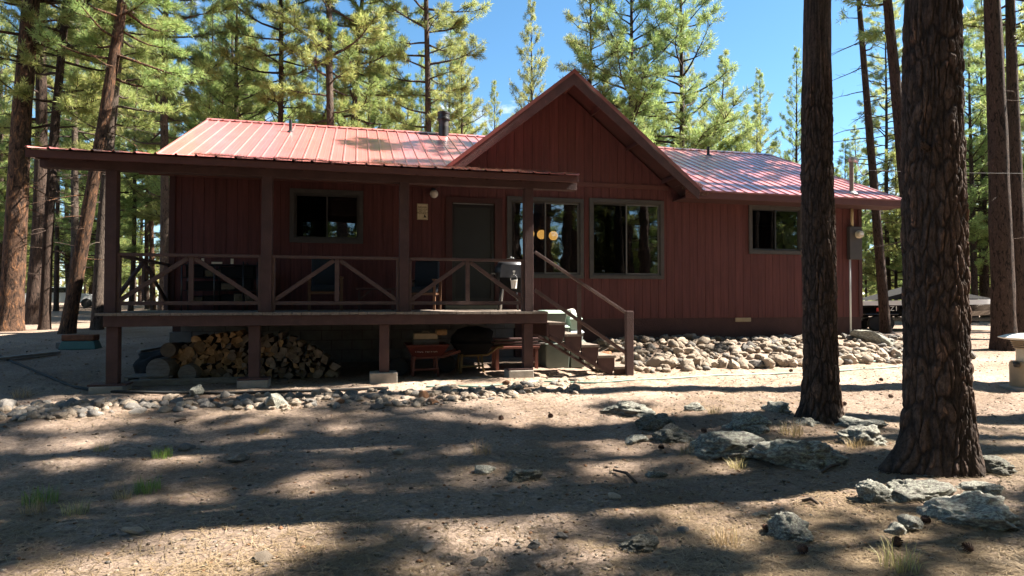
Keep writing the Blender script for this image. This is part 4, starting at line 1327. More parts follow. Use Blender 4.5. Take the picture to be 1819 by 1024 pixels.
# lit three-globe lamp inside the window by the door
t_ = thing('pendant_lamp', 'lit amber three-globe lamp glowing behind the window beside the porch post', 'lamp', (4.35, 14.9, 1.9))
MB().tube([(0, 0, .55), (0, 0, -.15)], .012, 8).tube([(-.22, 0, -.08), (-.1, 0, -.16), (0, 0, -.13), (.12, 0, -.16), (.26, 0, -.08)], .012, 8).tube([(0, 0, -.13), (-.05, -.12, -.15), (-.10, -.2, -.08)], .012, 8).build('arms', [M['orange_wood']], t_, world=False, smooth=True)
for px, py in ((941, 416), (962, 417), (983, 419)):
    q_ = on_y(px, py, 14.9) - Vector((4.35, 14.9, 1.9))
    MB().lathe(q_, [(.002, -.115)] + [(.115 * math.sin(a), -.115 * math.cos(a)) for a in [.3, .6, .9, 1.2, 1.5, 1.8, 2.1, 2.4, 2.7, 3.0]], 18).build('lamp_globe', [M['bulb']], t_, world=False, smooth=True)

# grill
g = thing('kettle_grill', 'black barbecue grill with silver domed lid beside the last porch post', 'grill', (2.84, 11.75, ZD))
MB().lathe((0, 0, 0), [(.12, .42), (.24, .50), (.29, .62), (.30, .72)], 28).build('bowl', [M['black_metal']], g, world=False, smooth=True, ang=50)
lid = MB().lathe((0, 0, 0), [(.305, .72), (.31, .76), (.295, .84), (.24, .92), (.14, .965), (.03, .98)], 28).build('lid', [simple('dull_silver_lid', (.09, .092, .10), .45, (.05, .052, .06), 3., metal=.4)], g, world=False, smooth=True, ang=60)
MB().tube([(-.07, 0, .972), (-.06, 0, 1.0), (.06, 0, 1.0), (.07, 0, .972)], .010, 8).lathe((0, 0, 1.0), [(.01, 0), (.022, .012), (.012, .035)], 10).build('lid_handle', [M['chrome']], lid, world=False, smooth=True)
MB().prism([(-.28, -.31, .62), (.28, -.31, .62), (.30, -.315, .86), (-.25, -.315, .86)], (0, .012, 0)).build('front_panel', [simple('worn_grey_panel', (.07, .075, .092), .55, (.045, .048, .058), 5.)], g, world=False)
MB().prism([(-.30, -.30, .42), (.26, -.30, .30), (.29, -.305, .615), (-.28, -.305, .615)], (0, .012, 0)).build('apron', [M['black_plastic']], g, world=False)
for x, y in ((-.24, -.2), (.22, -.2), (-.2, .22), (.2, .22)):
    lg = MB().tube([(x * .7, y * .7, .52), (x, y, .0)], .016, 8).build('leg', [M['white_paint'] if (x < -.2 and y < 0) else M['black_metal']], g, world=False, smooth=True)
MB().box(-.26, .2, -.2, .2, .12, .14).build('shelf', [M['grey_metal']], g, world=False)
MB().box(-.42, -.31, -.2, .15, .68, .70).build('side_shelf', [M['black_metal']], g, world=False, bevel=.005)
# bucket hung on the grill
p = on_y(913, 506, 11.40)
t_ = thing('bucket', 'small white pail with a wire handle hanging on the front of the black grill', 'bucket', (p.x, 11.40, p.z))
MB().lathe((0, 0, 0), [(.056, -.085), (.075, .09), (.08, .095), (.078, .10), (.07, .09)], 20).build('pail', [M['white_paint']], t_, world=False, smooth=True, ang=50)
MB().tube([(-.078 * math.cos(a), 0, .1 + .12 * math.sin(a)) for a in np.linspace(0, math.pi, 12)], .005, 6).build('handle', [M['chrome']], t_, world=False, smooth=True)
MB().box(-.008, .008, -.003, .003, .21, .27).box(-.024, .024, -.012, .012, .27, .31).build('hook', [M['white_paint']], t_, world=False)
t_.scale = (.85, .85, .85)


def arm_chair(label, loc, rz, s=1.):
    t_ = thing('arm_chair', label, 'chair', loc, rz)
    for x in (-.28, .28):
        MB().box(x - .022, x + .022, -.26, -.215, 0, .58).build('leg', [M['orange_wood']], t_, world=False)
        MB().beam((x, .24, 0), (x, .30, .62), .044, .044).build('leg', [M['orange_wood']], t_, world=False)
        MB().box(x - .035, x + .035, -.30, .30, .582, .61).build('armrest', [M['orange_wood']], t_, world=False, bevel=.008)
    MB().box(-.257, .257, -.25, .25, .30, .34).build('seat_frame', [M['orange_wood']], t_, world=False)
    MB().box(-.25, .25, -.28, .24, .342, .46).build('seat_cushion', [M['blue_cushion']], t_, world=False, bevel=.035)
    MB().obox((0, .30, .72), (.5, .12, .56), (-.14, 0, 0)).build('back_cushion', [M['blue_cushion']], t_, world=False, bevel=.04)
    t_.scale = (s, s, s); return t_


c1 = arm_chair('dark blue cushioned wooden armchair in the porch shade between door and third post', (on_y(752, 540, 12.6).x, 12.6, ZD), -.35, 1.0)
c2 = arm_chair('dark blue cushioned wooden armchair under the porch window', (on_y(578, 540, 12.6).x, 12.6, ZD), .05, 1.05)
t_ = thing('side_table', 'low dark wooden table in the porch shade between the two armchairs', 'table', (on_y(668, 540, 12.5).x, 12.5, ZD))
MB().box(-.38, .38, -.25, .25, .40, .43).build('table_top', [M['brown_wood']], t_, world=False, bevel=.005)
for x in (-.32, .32):
    for y in (-.2, .2): MB().box(x - .02, x + .02, y - .02, y + .02, 0, .398).build('leg', [M['brown_wood']], t_, world=False)
for s in (-1, 1): MB().beam((s * .30, -.2, .22), (s * .1, -.2, .39), .025, .03).build('brace', [M['brown_wood']], t_, world=False)
# black shelf of odds and ends at the left end
xa = on_y(328, 540, 13.0).x; xb = on_y(460, 540, 13.0).x
t_ = thing('storage_rack', 'black wire storage rack full of dark boxes at the left end of the porch', 'rack', ((xa + xb) / 2, 13.0, ZD))
W2_ = (xb - xa) / 2
for x in (-W2_, -W2_ * .15, W2_ * .62, W2_):
    for y in (-.22, .22): MB().tube([(x, y, 0), (x, y, .92)], .014, 6).build('upright', [M['black_metal']], t_, world=False, smooth=True)
for z in (.12, .38, .62, .86):
    mb = MB()
    for k in range(7): mb.tube([(-W2_, -.22 + k * .073, z), (W2_, -.22 + k * .073, z)], .007, 5)
    mb.build('shelf', [M['black_metal']], t_, world=False)
for px, w_, h_ in ((360, .04, .10), (385, .18, .035), (412, .045, .10)):
    x = on_y(px, 540, 12.8).x - t_.location.x
    o = MB().box(x - w_ / 2, x + w_ / 2, -.235, -.20, .875, .875 + h_).build('white_clip', [M['cream']], t_, world=False)
rg = random.Random(4)
for k, (z, lab) in enumerate(((.13, 'low'), (.39, 'middle'), (.63, 'top'))):
    for j in range(4):
        w_ = rg.uniform(.22, .36); x = -W2_ + .22 + j * (2 * W2_ - .3) / 3.6
        h_ = rg.uniform(.12, .21)
        o = MB().box(-w_ / 2, w_ / 2, -.16, .16, 0, h_).box(-w_ / 2 - .01, w_ / 2 + .01, -.17, .17, h_, h_ + .02).build('storage_box', [M['black_plastic'] if (j + k) % 3 else M['car_black']], None, bevel=.012)
        o.location = (t_.location.x + x, 13.0, ZD + z); tag(o, 'dark box lying on the black wire rack at the left end of the porch', 'box', 'dark boxes on the porch rack')

# firewood: every log its own object
def log_mesh(kind, seed):
    rg = random.Random(seed); mb = MB(); L = rg.uniform(.34, .42)
    if kind == 0:
        r = rg.uniform(.06, .095); a0, a1 = 0, rg.uniform(1.1, 1.9)
        pts = [(0, 0)] + [(r * math.cos(a0 + (a1 - a0) * k / 5) * rg.uniform(.92, 1.08), r * math.sin(a0 + (a1 - a0) * k / 5) * rg.uniform(.92, 1.08)) for k in range(6)]
    elif kind == 1:
        r = rg.uniform(.055, .085)
        pts = [(r * math.cos(a) * rg.uniform(.9, 1.1), r * math.sin(a) * rg.uniform(.9, 1.1)) for a in np.linspace(0, 2 * math.pi, 11)[:-1]]
    else:
        r = rg.uniform(.055, .08)
        pts = [(r * math.cos(a) * rg.uniform(.7, 1.2), r * math.sin(a) * rg.uniform(.7, 1.2)) for a in np.linspace(.3, 2 * math.pi + .3, 5)[:-1]]
    cx = sum(p[0] for p in pts) / len(pts); cz = sum(p[1] for p in pts) / len(pts)
    A = [Vector((p[0] - cx, -L / 2 + rg.uniform(-.015, .015), p[1] - cz)) for p in pts]
    B = [Vector((p.x * rg.uniform(.85, 1.1), L / 2 + rg.uniform(-.02, .02), p.z * rg.uniform(.85, 1.1))) for p in A]
    n_ = len(A); vs = A + B
    fs = [tuple(range(n_)), tuple(range(2 * n_ - 1, n_ - 1, -1))]; mi = [0, 0]
    for i in range(n_):
        j = (i + 1) % n_; fs.append((j, i, n_ + i, n_ + j))
        split = (kind == 0 and (i == 0 or j == 0)) or (kind == 2 and i % 2)
        mi.append(0 if split else 1)
    me = bpy.data.meshes.new('firewood_log'); me.from_pydata([tuple(v) for v in vs], [], fs)
    return me, mi


LM = {}
for nm in ('split_end', 'split_old'):
    LM[nm] = []
    for i in range(12):
        me, mi = log_mesh((0, 2, 0, 2, 0, 1)[i % 6], 50 + i)
        me.materials.append(M[nm]); me.materials.append(M['log_bark']); me.polygons.foreach_set('material_index', mi)
        LM[nm].append(me)
WL = {'split_end': 'fresh yellow split log stacked in the firewood pile under the porch',
      'split_old': 'weathered split log stacked in the firewood pile under the porch'}
pile = 0
def log(x, z, y, nm, rot=None, tilt=0):
    o = bpy.data.objects.new('firewood_log', random.choice(LM[nm])); COL.objects.link(o)
    o.location = (x, y, z); o.rotation_euler = (tilt, rot if rot is not None else random.uniform(0, 6.28), random.uniform(-.12, .12))
    s = random.uniform(.9, 1.2); o.scale = (s * random.uniform(.9, 1.25), 1.05, s)
    tag(o, WL[nm], 'log', 'firewood logs under the porch')


yw = 11.65
def pxw(px): return on_y(px, 640, yw).x
def zh(py, px=450): return on_y(px, py, yw).z
prof_px = [(300, 640), (312, 622), (330, 606), (350, 598), (375, 594), (400, 590), (430, 591), (450, 596), (480, 598), (500, 597), (520, 606), (545, 620), (570, 636), (590, 652), (606, 670)]
xs_ = [pxw(a) for a, b in prof_px]; zs_ = [zh(b) for a, b in prof_px]
g0 = gz(-1.6, yw)
z = g0 + .05; row = 0
while z < -.4:
    x = xs_[0] + (.06 if row % 2 else 0)
    while x < xs_[-1]:
        top = np.interp(x, xs_, zs_)
        if z < top - .02:
            px = 909.5
            fresh = x < pxw(432) and z > g0 + .22
            log(x + random.uniform(-.02, .02), z + random.uniform(-.02, .02), yw + random.uniform(-.05, .06), 'split_end' if (random.random() < (.85 if fresh else .22)) else 'split_old')
        x += random.uniform(.095, .125)
    z += .088; row += 1
for k in range(7):                                      # tipped logs on the right flank
    x = pxw(505) + k * .14; log(x, np.interp(x, xs_, zs_) + .03, yw - .02, 'split_old', tilt=0)
# rear row
for k in range(26):
    x = random.uniform(xs_[2], xs_[-3]); log(x, np.interp(x, xs_, zs_) - random.uniform(.02, .3), yw + .42, 'split_old')

# weathered rounds and sacks at the left foot
p = Vector((pxw(300), 11.35, 0)); g1 = gz(p.x, p.y)
o = MB().tube([(p.x - .05, p.y - .12, g1 + .21), (p.x + .02, p.y + .2, g1 + .2)], [.19, .2], 18).build('tree_round', [M['grey_wood']], smooth=True, ang=40); tag(o, 'big weathered grey wood round at the left foot of the firewood pile', 'wood round')
p = Vector((pxw(306), 11.55, 0))
o = MB().tube([(p.x, p.y - .15, g1 + .52), (p.x + .03, p.y + .2, g1 + .5)], [.12, .125], 14).build('tree_round', [M['split_old']], smooth=True, ang=40); tag(o, 'short pale log lying on top of the grey wood round', 'wood round')
p = Vector((pxw(345), 11.3, 0))
o = MB().tube([(p.x, p.y - .1, g1 + .15), (p.x + .03, p.y + .2, g1 + .15)], [.14, .145], 16).build('tree_round', [M['grey_wood']], smooth=True, ang=40); tag(o, 'smaller grey wood round in the lowest row of the firewood pile', 'wood round')
me = rock_mesh('tarp', 4, 801, .28, 2, .05); o = link('tarp_bundle', me, M['black_plastic']); p = Vector((pxw(287), 12.2, 0)); o.location = (p.x, p.y, gz(p.x, p.y) + .2); o.scale = (.5, .4, .36)
tag(o, 'crumpled black tarp bundle behind the left end of the firewood pile', 'tarp')
t0 = on_y(232, 676, 11.0); t1 = on_y(436, 673, 11.0)
o = MB().beam((t0.x, 11.0, gz(t0.x, 11) + .06), (t1.x, 11.02, gz(t1.x, 11) + .06), .1, .1).build('timber', [M['grey_wood']], bevel=.008); tag(o, 'long grey timber lying in front of the firewood pile', 'timber')
a = on_y(230, 660, 11.3); b = on_y(285, 650, 11.3); ga = gz(a.x, 11.3)
t_ = thing('pallet', 'broken bleached pallet piece at the left end of the firewood', 'pallet', (a.x + .3, 11.4, ga))
for k in range(3): MB().box(-.34, .36, -.22 + k * .17, -.10 + k * .17, .10, .12).build('slat', [M['grey_wood']], t_, world=False)
for x in (-.3, .28): MB().box(x - .03, x + .03, -.25, .27, .0, .098).build('runner', [M['grey_wood']], t_, world=False)


def barrow(label, px, y, s, traymat, framemat, words=None):
    x = on_y(px, 620, y).x
    t_ = thing('wheelbarrow', label, 'wheelbarrow', (x, y, gz(x, y)), 0)
    # seen from the side of the legs: tray, two handles, legs, cross bar, wheel
    def loft(lo, hi, z0, z1):
        vs = [(-lo[0], -lo[1], z0), (lo[0], -lo[1], z0), (lo[0], lo[1], z0), (-lo[0], lo[1], z0), (-hi[0], -hi[1], z1), (hi[0], -hi[1], z1), (hi[0], hi[1], z1), (-hi[0], hi[1], z1)]
        return vs
    mb = MB().add(loft((.26, .2), (.38, .33), .36, .58), [(0, 3, 2, 1), (0, 1, 5, 4), (1, 2, 6, 5), (2, 3, 7, 6), (3, 0, 4, 7)])
    mb.add(loft((.25, .19), (.365, .315), .372, .575), [(0, 1, 2, 3), (4, 5, 1, 0), (5, 6, 2, 1), (6, 7, 3, 2), (7, 4, 0, 3)])
    mb.tube([(-.38, -.33, .58), (.38, -.33, .58), (.38, .33, .58), (-.38, .33, .58), (-.38, -.33, .58)], .014, 6)
    tray = mb.build('tray', [traymat], t_, world=False)
    for sgn in (-1, 1):
        MB().tube([(-.26, sgn * .17, .34), (.3, sgn * .19, .36), (.48, sgn * .22, .50 if framemat is M['yellow_frame'] else .42), (.6, sgn * .24, .52 if framemat is M['yellow_frame'] else .46)], .024, 8).build('handle', [framemat], t_, world=False, smooth=True)
        MB().tube([(-.24, sgn * .2 - .06, .38), (-.27, sgn * .22 - .06, 0)], .024, 8).build('leg', [framemat], t_, world=False, smooth=True)
        MB().tube([(.16, sgn * .2, .36), (.2, sgn * .22, 0)], .022, 8).build('leg', [framemat], t_, world=False, smooth=True)
    MB().tube([(-.26, -.275, .14), (.19, -.22, .14)], .022, 8).build('cross_bar', [framemat], t_, world=False)
    wh = MB().lathe((0, 0, 0), [(.10, -.035), (.16, -.03), (.175, 0), (.16, .03), (.10, .035)], 20)
    wh.v = [(v[0] - .5, v[2], v[1] + .175) for v in wh.v]
    wh.build('wheel', [M['tyre']], t_, world=False, smooth=True)
    if words: text_part('lettering', words, .07, (-.03, -.262, .47), (math.pi / 2 - .53, 0, 0), M['white_paint'], tray, .002, sx=.95)
    t_.scale = (s, s, s); return t_


bw = barrow('red wheelbarrow with white lettering on its tray loaded with boxes under the porch', 757, 11.7, 1.0, M['red_tray'], M['red_frame'], 'TRUE TEMPER')
bw2 = barrow('black-trayed wheelbarrow with a yellow frame under the porch', 838, 11.9, .95, M['black_plastic'], M['yellow_frame'])
bx, by, bz = bw.location.x, bw.location.y, bw.location.z
o = MB().box(-.24, .22, -.15, .15, 0, .15).box(-.25, .23, -.16, .16, .152, .17).build('wooden_crate', [M['grey_wood']], None, bevel=.005); o.location = (bx - .0, by, bz + .50); tag(o, 'grey wooden box lying in the red wheelbarrow under a tan case', 'box')
t_ = thing('tool_case', 'tan case with a curved handle on top of the load in the red wheelbarrow', 'case', (bx - .0, by, bz + .672))
MB().box(-.23, .2, -.12, .12, 0, .11).build('case_body', [M['tan_paint']], t_, world=False, bevel=.01)
MB().tube([(-.08, 0, .11), (-.05, 0, .145), (.03, 0, .145), (.06, 0, .11)], .011, 8).build('handle', [M['tan_paint']], t_, world=False, smooth=True)
o = MB().tube([(bx + .17, by - .1, bz + .80), (bx + .36, by - .05, bz + .80)], [.055, .06], 10).build('firewood_log', [M['split_end']], smooth=True, ang=40); tag(o, 'short pale log end sticking out right of the tan case', 'log')
me = rock_mesh('sack', 3, 811, .2, 1, .05); o = link('black_sack', me, M['black_plastic']); o.location = (bw2.location.x, bw2.location.y, bw2.location.z + .64); o.scale = (.4, .3, .24); tag(o, 'bulging black sack filling the yellow-framed wheelbarrow', 'sack')

# old bench with pale slats by the last pier
x = on_y(912, 640, 12.0).x; g1 = gz(x, 12.0)
t_ = thing('old_bench', 'old red-framed bench with planks stacked on it behind the last porch pier', 'bench', (x, 12.0, g1))
MB().box(-.42, .48, -.2, .22, .40, .44).build('bench_top', [M['red_frame']], t_, world=False)
for a in (-.36, .42):
    for b in (-.16, .18): MB().box(a - .03, a + .03, b - .03, b + .03, 0, .398).build('leg', [M['red_frame']], t_, world=False)
for k, (z, dx) in enumerate(((.443, 0), (.475, .1), (.507, -.05), (.539, .12), (.571, .06))):
    o = MB().box(-.5, .52, -.12, .03, 0, .03).build('plank', [M['grey_wood'] if k % 2 else M['brown_wood']], None, bevel=.003); o.location = (x + dx, 12.0 + .05 * (k % 2), g1 + z); o.rotation_euler = (0, 0, .03 * (k - 2)); tag(o, 'old plank stacked on the red-framed bench under the porch', 'plank', 'planks on the bench under the porch')

# plastic tubs stacked behind the stairs
def tub(name, label, x0, x1, y0, y1, z0, z1, m1, m2):
    t_ = thing(name, label, 'tub', ((x0 + x1) / 2, (y0 + y1) / 2, z0))
    a, b, h_ = (x1 - x0) / 2, (y1 - y0) / 2, z1 - z0
    mb = MB(); l_ = .06
    vs = [(-a * .9, -b * .9, 0), (a * .9, -b * .9, 0), (a * .9, b * .9, 0), (-a * .9, b * .9, 0), (-a, -b, h_ - l_), (a, -b, h_ - l_), (a, b, h_ - l_), (-a, b, h_ - l_)]
    mb.add(vs, [(0, 3, 2, 1), (4, 5, 6, 7), (0, 1, 5, 4), (1, 2, 6, 5), (2, 3, 7, 6), (3, 0, 4, 7)]).build('body', [m2], t_, world=False, bevel=.015)
    MB().add([(-a - .02, -b - .02, h_ - l_ + .001), (a + .02, -b - .02, h_ - l_ + .001), (a + .02, b + .02, h_ - l_ + .001), (-a - .02, b + .02, h_ - l_ + .001), (-a * .82, -b * .82, h_), (a * .82, -b * .82, h_), (a * .82, b * .82, h_), (-a * .82, b * .82, h_)],
             [(0, 3, 2, 1), (4, 5, 6, 7), (0, 1, 5, 4), (1, 2, 6, 5), (2, 3, 7, 6), (3, 0, 4, 7)]).build('lid', [m1], t_, world=False, bevel=.01)
    return t_


ty = 12.35
def X_(px): return on_y(px, 560, ty - .3).x
gt = gz(3.9, 12.3)
tub('storage_tub', 'grey lower tub of the stack behind the stairs', X_(968), X_(1012), ty - .35, ty + .3, gt - .02, -.80, M['mint_dark'], M['mint_dark'])
tub('storage_tub', 'grey-green middle tub of the stack behind the stairs', X_(966), X_(1010), ty - .35, ty + .3, -.80, -.47, M['mint'], M['mint_dark'])
tub('storage_tub', 'mint-green lidded tub at deck height on the stack behind the stairs', X_(966), X_(1006), ty - .35, ty + .3, -.47, -.19, M['mint'], M['mint_dark'])
tub('storage_tub', 'dark grey low tub behind the middle of the stairs', X_(1014), X_(1040), ty - .3, ty + .25, gt - .02, -.78, M['mint_dark'], M['mint_dark'])
tub('storage_tub', 'pale blue box between two green tubs behind the stairs', X_(1014), X_(1037), ty - .3, ty + .25, -.78, -.58, M['pale_blue'], M['pale_blue'])
tub('storage_tub', 'small mint tub on the pale blue box behind the stairs', X_(1013), X_(1034), ty - .3, ty + .2, -.58, -.31, M['mint'], M['mint'])
me = rock_mesh('stuff', 3, 815, .3, 1, .1); o = link('white_bag', me, M['white_paint']); o.location = (X_(1021), ty - .05, -.245); o.scale = (.12, .1, .085); tag(o, 'crumpled white bag on the small mint tub behind the stair rail', 'bag')
# yard pieces at left
p = on_g(143, 621)
t_ = thing('planter_box', 'dark teal plastic planter box in the shade left of the porch', 'planter', p, -.1)
tp = MB().add([(-.40, -.16, 0), (.40, -.16, 0), (.40, .16, 0), (-.40, .16, 0), (-.34, -.13, .2), (.34, -.13, .2), (.34, .13, .2), (-.34, .13, .2)], [(0, 3, 2, 1), (4, 5, 6, 7), (0, 1, 5, 4), (1, 2, 6, 5), (2, 3, 7, 6), (3, 0, 4, 7)]).build('box_body', [M['teal']], t_, world=False, bevel=.02)
MB().box(-.34, .34, -.14, .14, .202, .34).build('lid_board', [M['rust']], t_, world=False, bevel=.02)
p = on_g(108, 619); o = MB().box(-.08, .08, -.08, .08, 0, .14).build('stone_block', [M['block']], None, bevel=.02); o.location = p; tag(o, 'small dark block beside the teal planter box', 'block')
a = on_g(-30, 645); b = on_g(104, 630)
o = MB().beam(a + Vector((0, 0, .05)), b + Vector((0, 0, .05)), .2, .05).build('plank', [M['grey_wood']], None, bevel=.005); tag(o, 'long weathered plank lying on the shaded ground at the left edge', 'plank')
a = on_g(246, 628); b = on_g(290, 620)
o = MB().beam(a + Vector((0, 0, .04)), b + Vector((0, 0, .04)), .12, .05).build('plank', [M['grey_wood']], None, bevel=.005); tag(o, 'short reddish board on the ground behind the left pier', 'plank')

# electricity meter, mast and service wire
mx0 = 11.97
t_ = thing('electric_meter', 'dark meter cabinet with a round glass dial on the right wall corner', 'electric meter', (12.15, WY, 1.04))
MB().box(-.18, .18, -.13, -.024, 0, .83).build('cabinet', [M['meter_box']], t_, world=False, bevel=.01)
d_ = MB().lathe((0, 0, 0), [(.10, 0), (.10, .03), (.085, .035), (.08, .10), (.05, .115)], 20)
d_.v = [(v[0] + .07, -.131 - v[2], v[1] + .63) for v in d_.v]; d_.build('meter_dial', [simple('brassy_meter_glass', (.55, .48, .32), .2, (.45, .4, .3), 9., spec=.7)], t_, world=False, smooth=True, ang=40)
MB().box(.03, .13, -.2495, -.2465, .61, .66).build('dial_label', [M['white_paint']], t_, world=False)
MB().tube([(-.06, -.075, .83), (-.06, -.075, 1.36)], .035, 10).build('conduit', [M['gold']], t_, world=False, smooth=True)
MB().tube([(-.13, -.07, -.0), (-.13, -.07, -1.95)], .022, 10).build('conduit', [M['white_paint']], t_, world=False, smooth=True)
p = on_roof(1513, 346)
zt_ = p.y * ray(1513, 288).z / ray(1513, 288).y
t_ = thing('service_mast', 'grey service mast with a hooded weatherhead rising through the right roof', 'mast', p)
MB().tube([(0, 0, -.3), (0, 0, zt_ - p.z)], .05, 12).build('mast_pipe', [M['grey_wood']], t_, world=False, smooth=True, ang=40)
MB().lathe((0, 0, 0), [(.17, -.03), (.12, .03), (.07, .08)], 14).build('flashing', [M['grey_metal']], t_, world=False, smooth=True)
MB().lathe((0, 0, 0), [(.055, 0), (.075, .03), (.07, .1), (.03, .13)], 12).obox((.09, -.02, .055), (.16, .1, .06), (0, .5, 0)).build('weatherhead', [M['grey_metal']], t_, world=False, smooth=True, ang=40).location = (0, 0, zt_ - p.z)
hd = Vector((p.x + .15, p.y - .02, zt_ + .02))
mid = on_y(1560, 303, 14.5); A0 = hd
e1 = Vector((26.0, 9.5, 3.55))
def cable(name, a, b, sag, r, lab, mat='grey_metal'):
    P = [a.lerp(b, k / 20.) - Vector((0, 0, sag * 4 * (k / 20.) * (1 - k / 20.))) for k in range(21)]
    return tag(MB().tube(P, r, 5).build(name, [M[mat]], smooth=True), lab, 'cable')
f1 = on_y(1540, 303, 14.6); f2 = on_y(1830, 305, 12.0)
cable('service_wire', f1, f2 + (f2 - f1) * .8, .05, .006, 'thin pale service wire running right from the roof mast between the pines')
cable('drip_wire', hd, f1, .22, .012, 'slack dark wire looping from the weatherhead to the service wire', 'black_metal')

# pedestal with white dish top at the right edge
p = on_g(1822, 692)
t_ = thing('garden_pedestal', 'tan cylinder pedestal with a flat white dish top at the right edge of the photo', 'pedestal', p)
MB().lathe((0, 0, 0), [(.36, -.02), (.36, .045), (.34, .05)], 28).build('base_slab', [M['concrete']], t_, world=False, smooth=True, ang=30)
MB().lathe((0, 0, 0), [(.22, .051), (.22, .45), (.20, .47), (.205, .48)], 28).build('drum', [M['tan_paint']], t_, world=False, smooth=True, ang=30)
MB().lathe((0, 0, 0), [(.13, .481), (.125, .70)], 20).build('neck', [M['cream']], t_, world=False, smooth=True, ang=30)
mb = MB()
for k in range(4): mb.lathe((0, 0, 0), [(.15 + .012 * k, .70 + k * .035), (.17 + .012 * k, .715 + k * .035), (.15 + .012 * k, .73 + k * .035)], 24)
mb.build('ringed_collar', [M['tan_paint']], t_, world=False, smooth=True, ang=30)
MB().lathe((0, 0, 0), [(.10, .83), (.30, .86), (.37, .88), (.375, .89), (.25, .935), (.08, .96), (.01, .962)], 32).build('dish_top', [M['white_paint']], t_, world=False, smooth=True, ang=40)
MB().lathe((-.26, -.05, .44), [(.03, -.05), (.05, -.03), (.05, .03), (.03, .05)], 12).build('tap', [M['black_metal']], t_, world=False, smooth=True)
# ================================================================== TREES
def at(px, d):
    v = Vector((CF.x, CF.y, 0)).normalized() * d + CR * ((px - 909.5) / F * d)
    return v.x, v.y


def trunk_mesh(name, H, r0, path, mat, seed, n=16, flare=.3, rough=.07):
    zs = np.concatenate([np.array([-.3, 0, .08, .2, .4, .7]), np.linspace(1.1, H, 34)])
    a = np.linspace(0, 2 * np.pi, n, endpoint=False)
    rg = np.random.default_rng(seed); ph = rg.uniform(0, 50)
    P = []
    for z in zs:
        c = path(max(z, 0)); rr = r0 * (1 - .93 * (max(z, 0) / H) ** 1.25) * (1 + flare * math.exp(-max(z, 0) / .3))
        k = 1 + rough * vnoise(np.cos(a) * 2.2 + ph, np.sin(a) * 2.2 + ph, z * 1.1, seed) + rough * .5 * vnoise(np.cos(a) * 5 + ph, np.sin(a) * 5, z * 4, seed + 1)
        P.append(np.stack([c[0] + rr * k * np.cos(a), c[1] + rr * k * np.sin(a), np.full(n, z)], -1))
    V = np.concatenate(P); m_ = len(zs)
    i, j = np.meshgrid(np.arange(m_ - 1), np.arange(n), indexing='ij'); j2 = (j + 1) % n
    q_ = np.stack([i * n + j, i * n + j2, (i + 1) * n + j2, (i + 1) * n + j], -1).reshape(-1, 4)
    me = fast_mesh(name, V, q_, True); me.materials.append(mat); return me


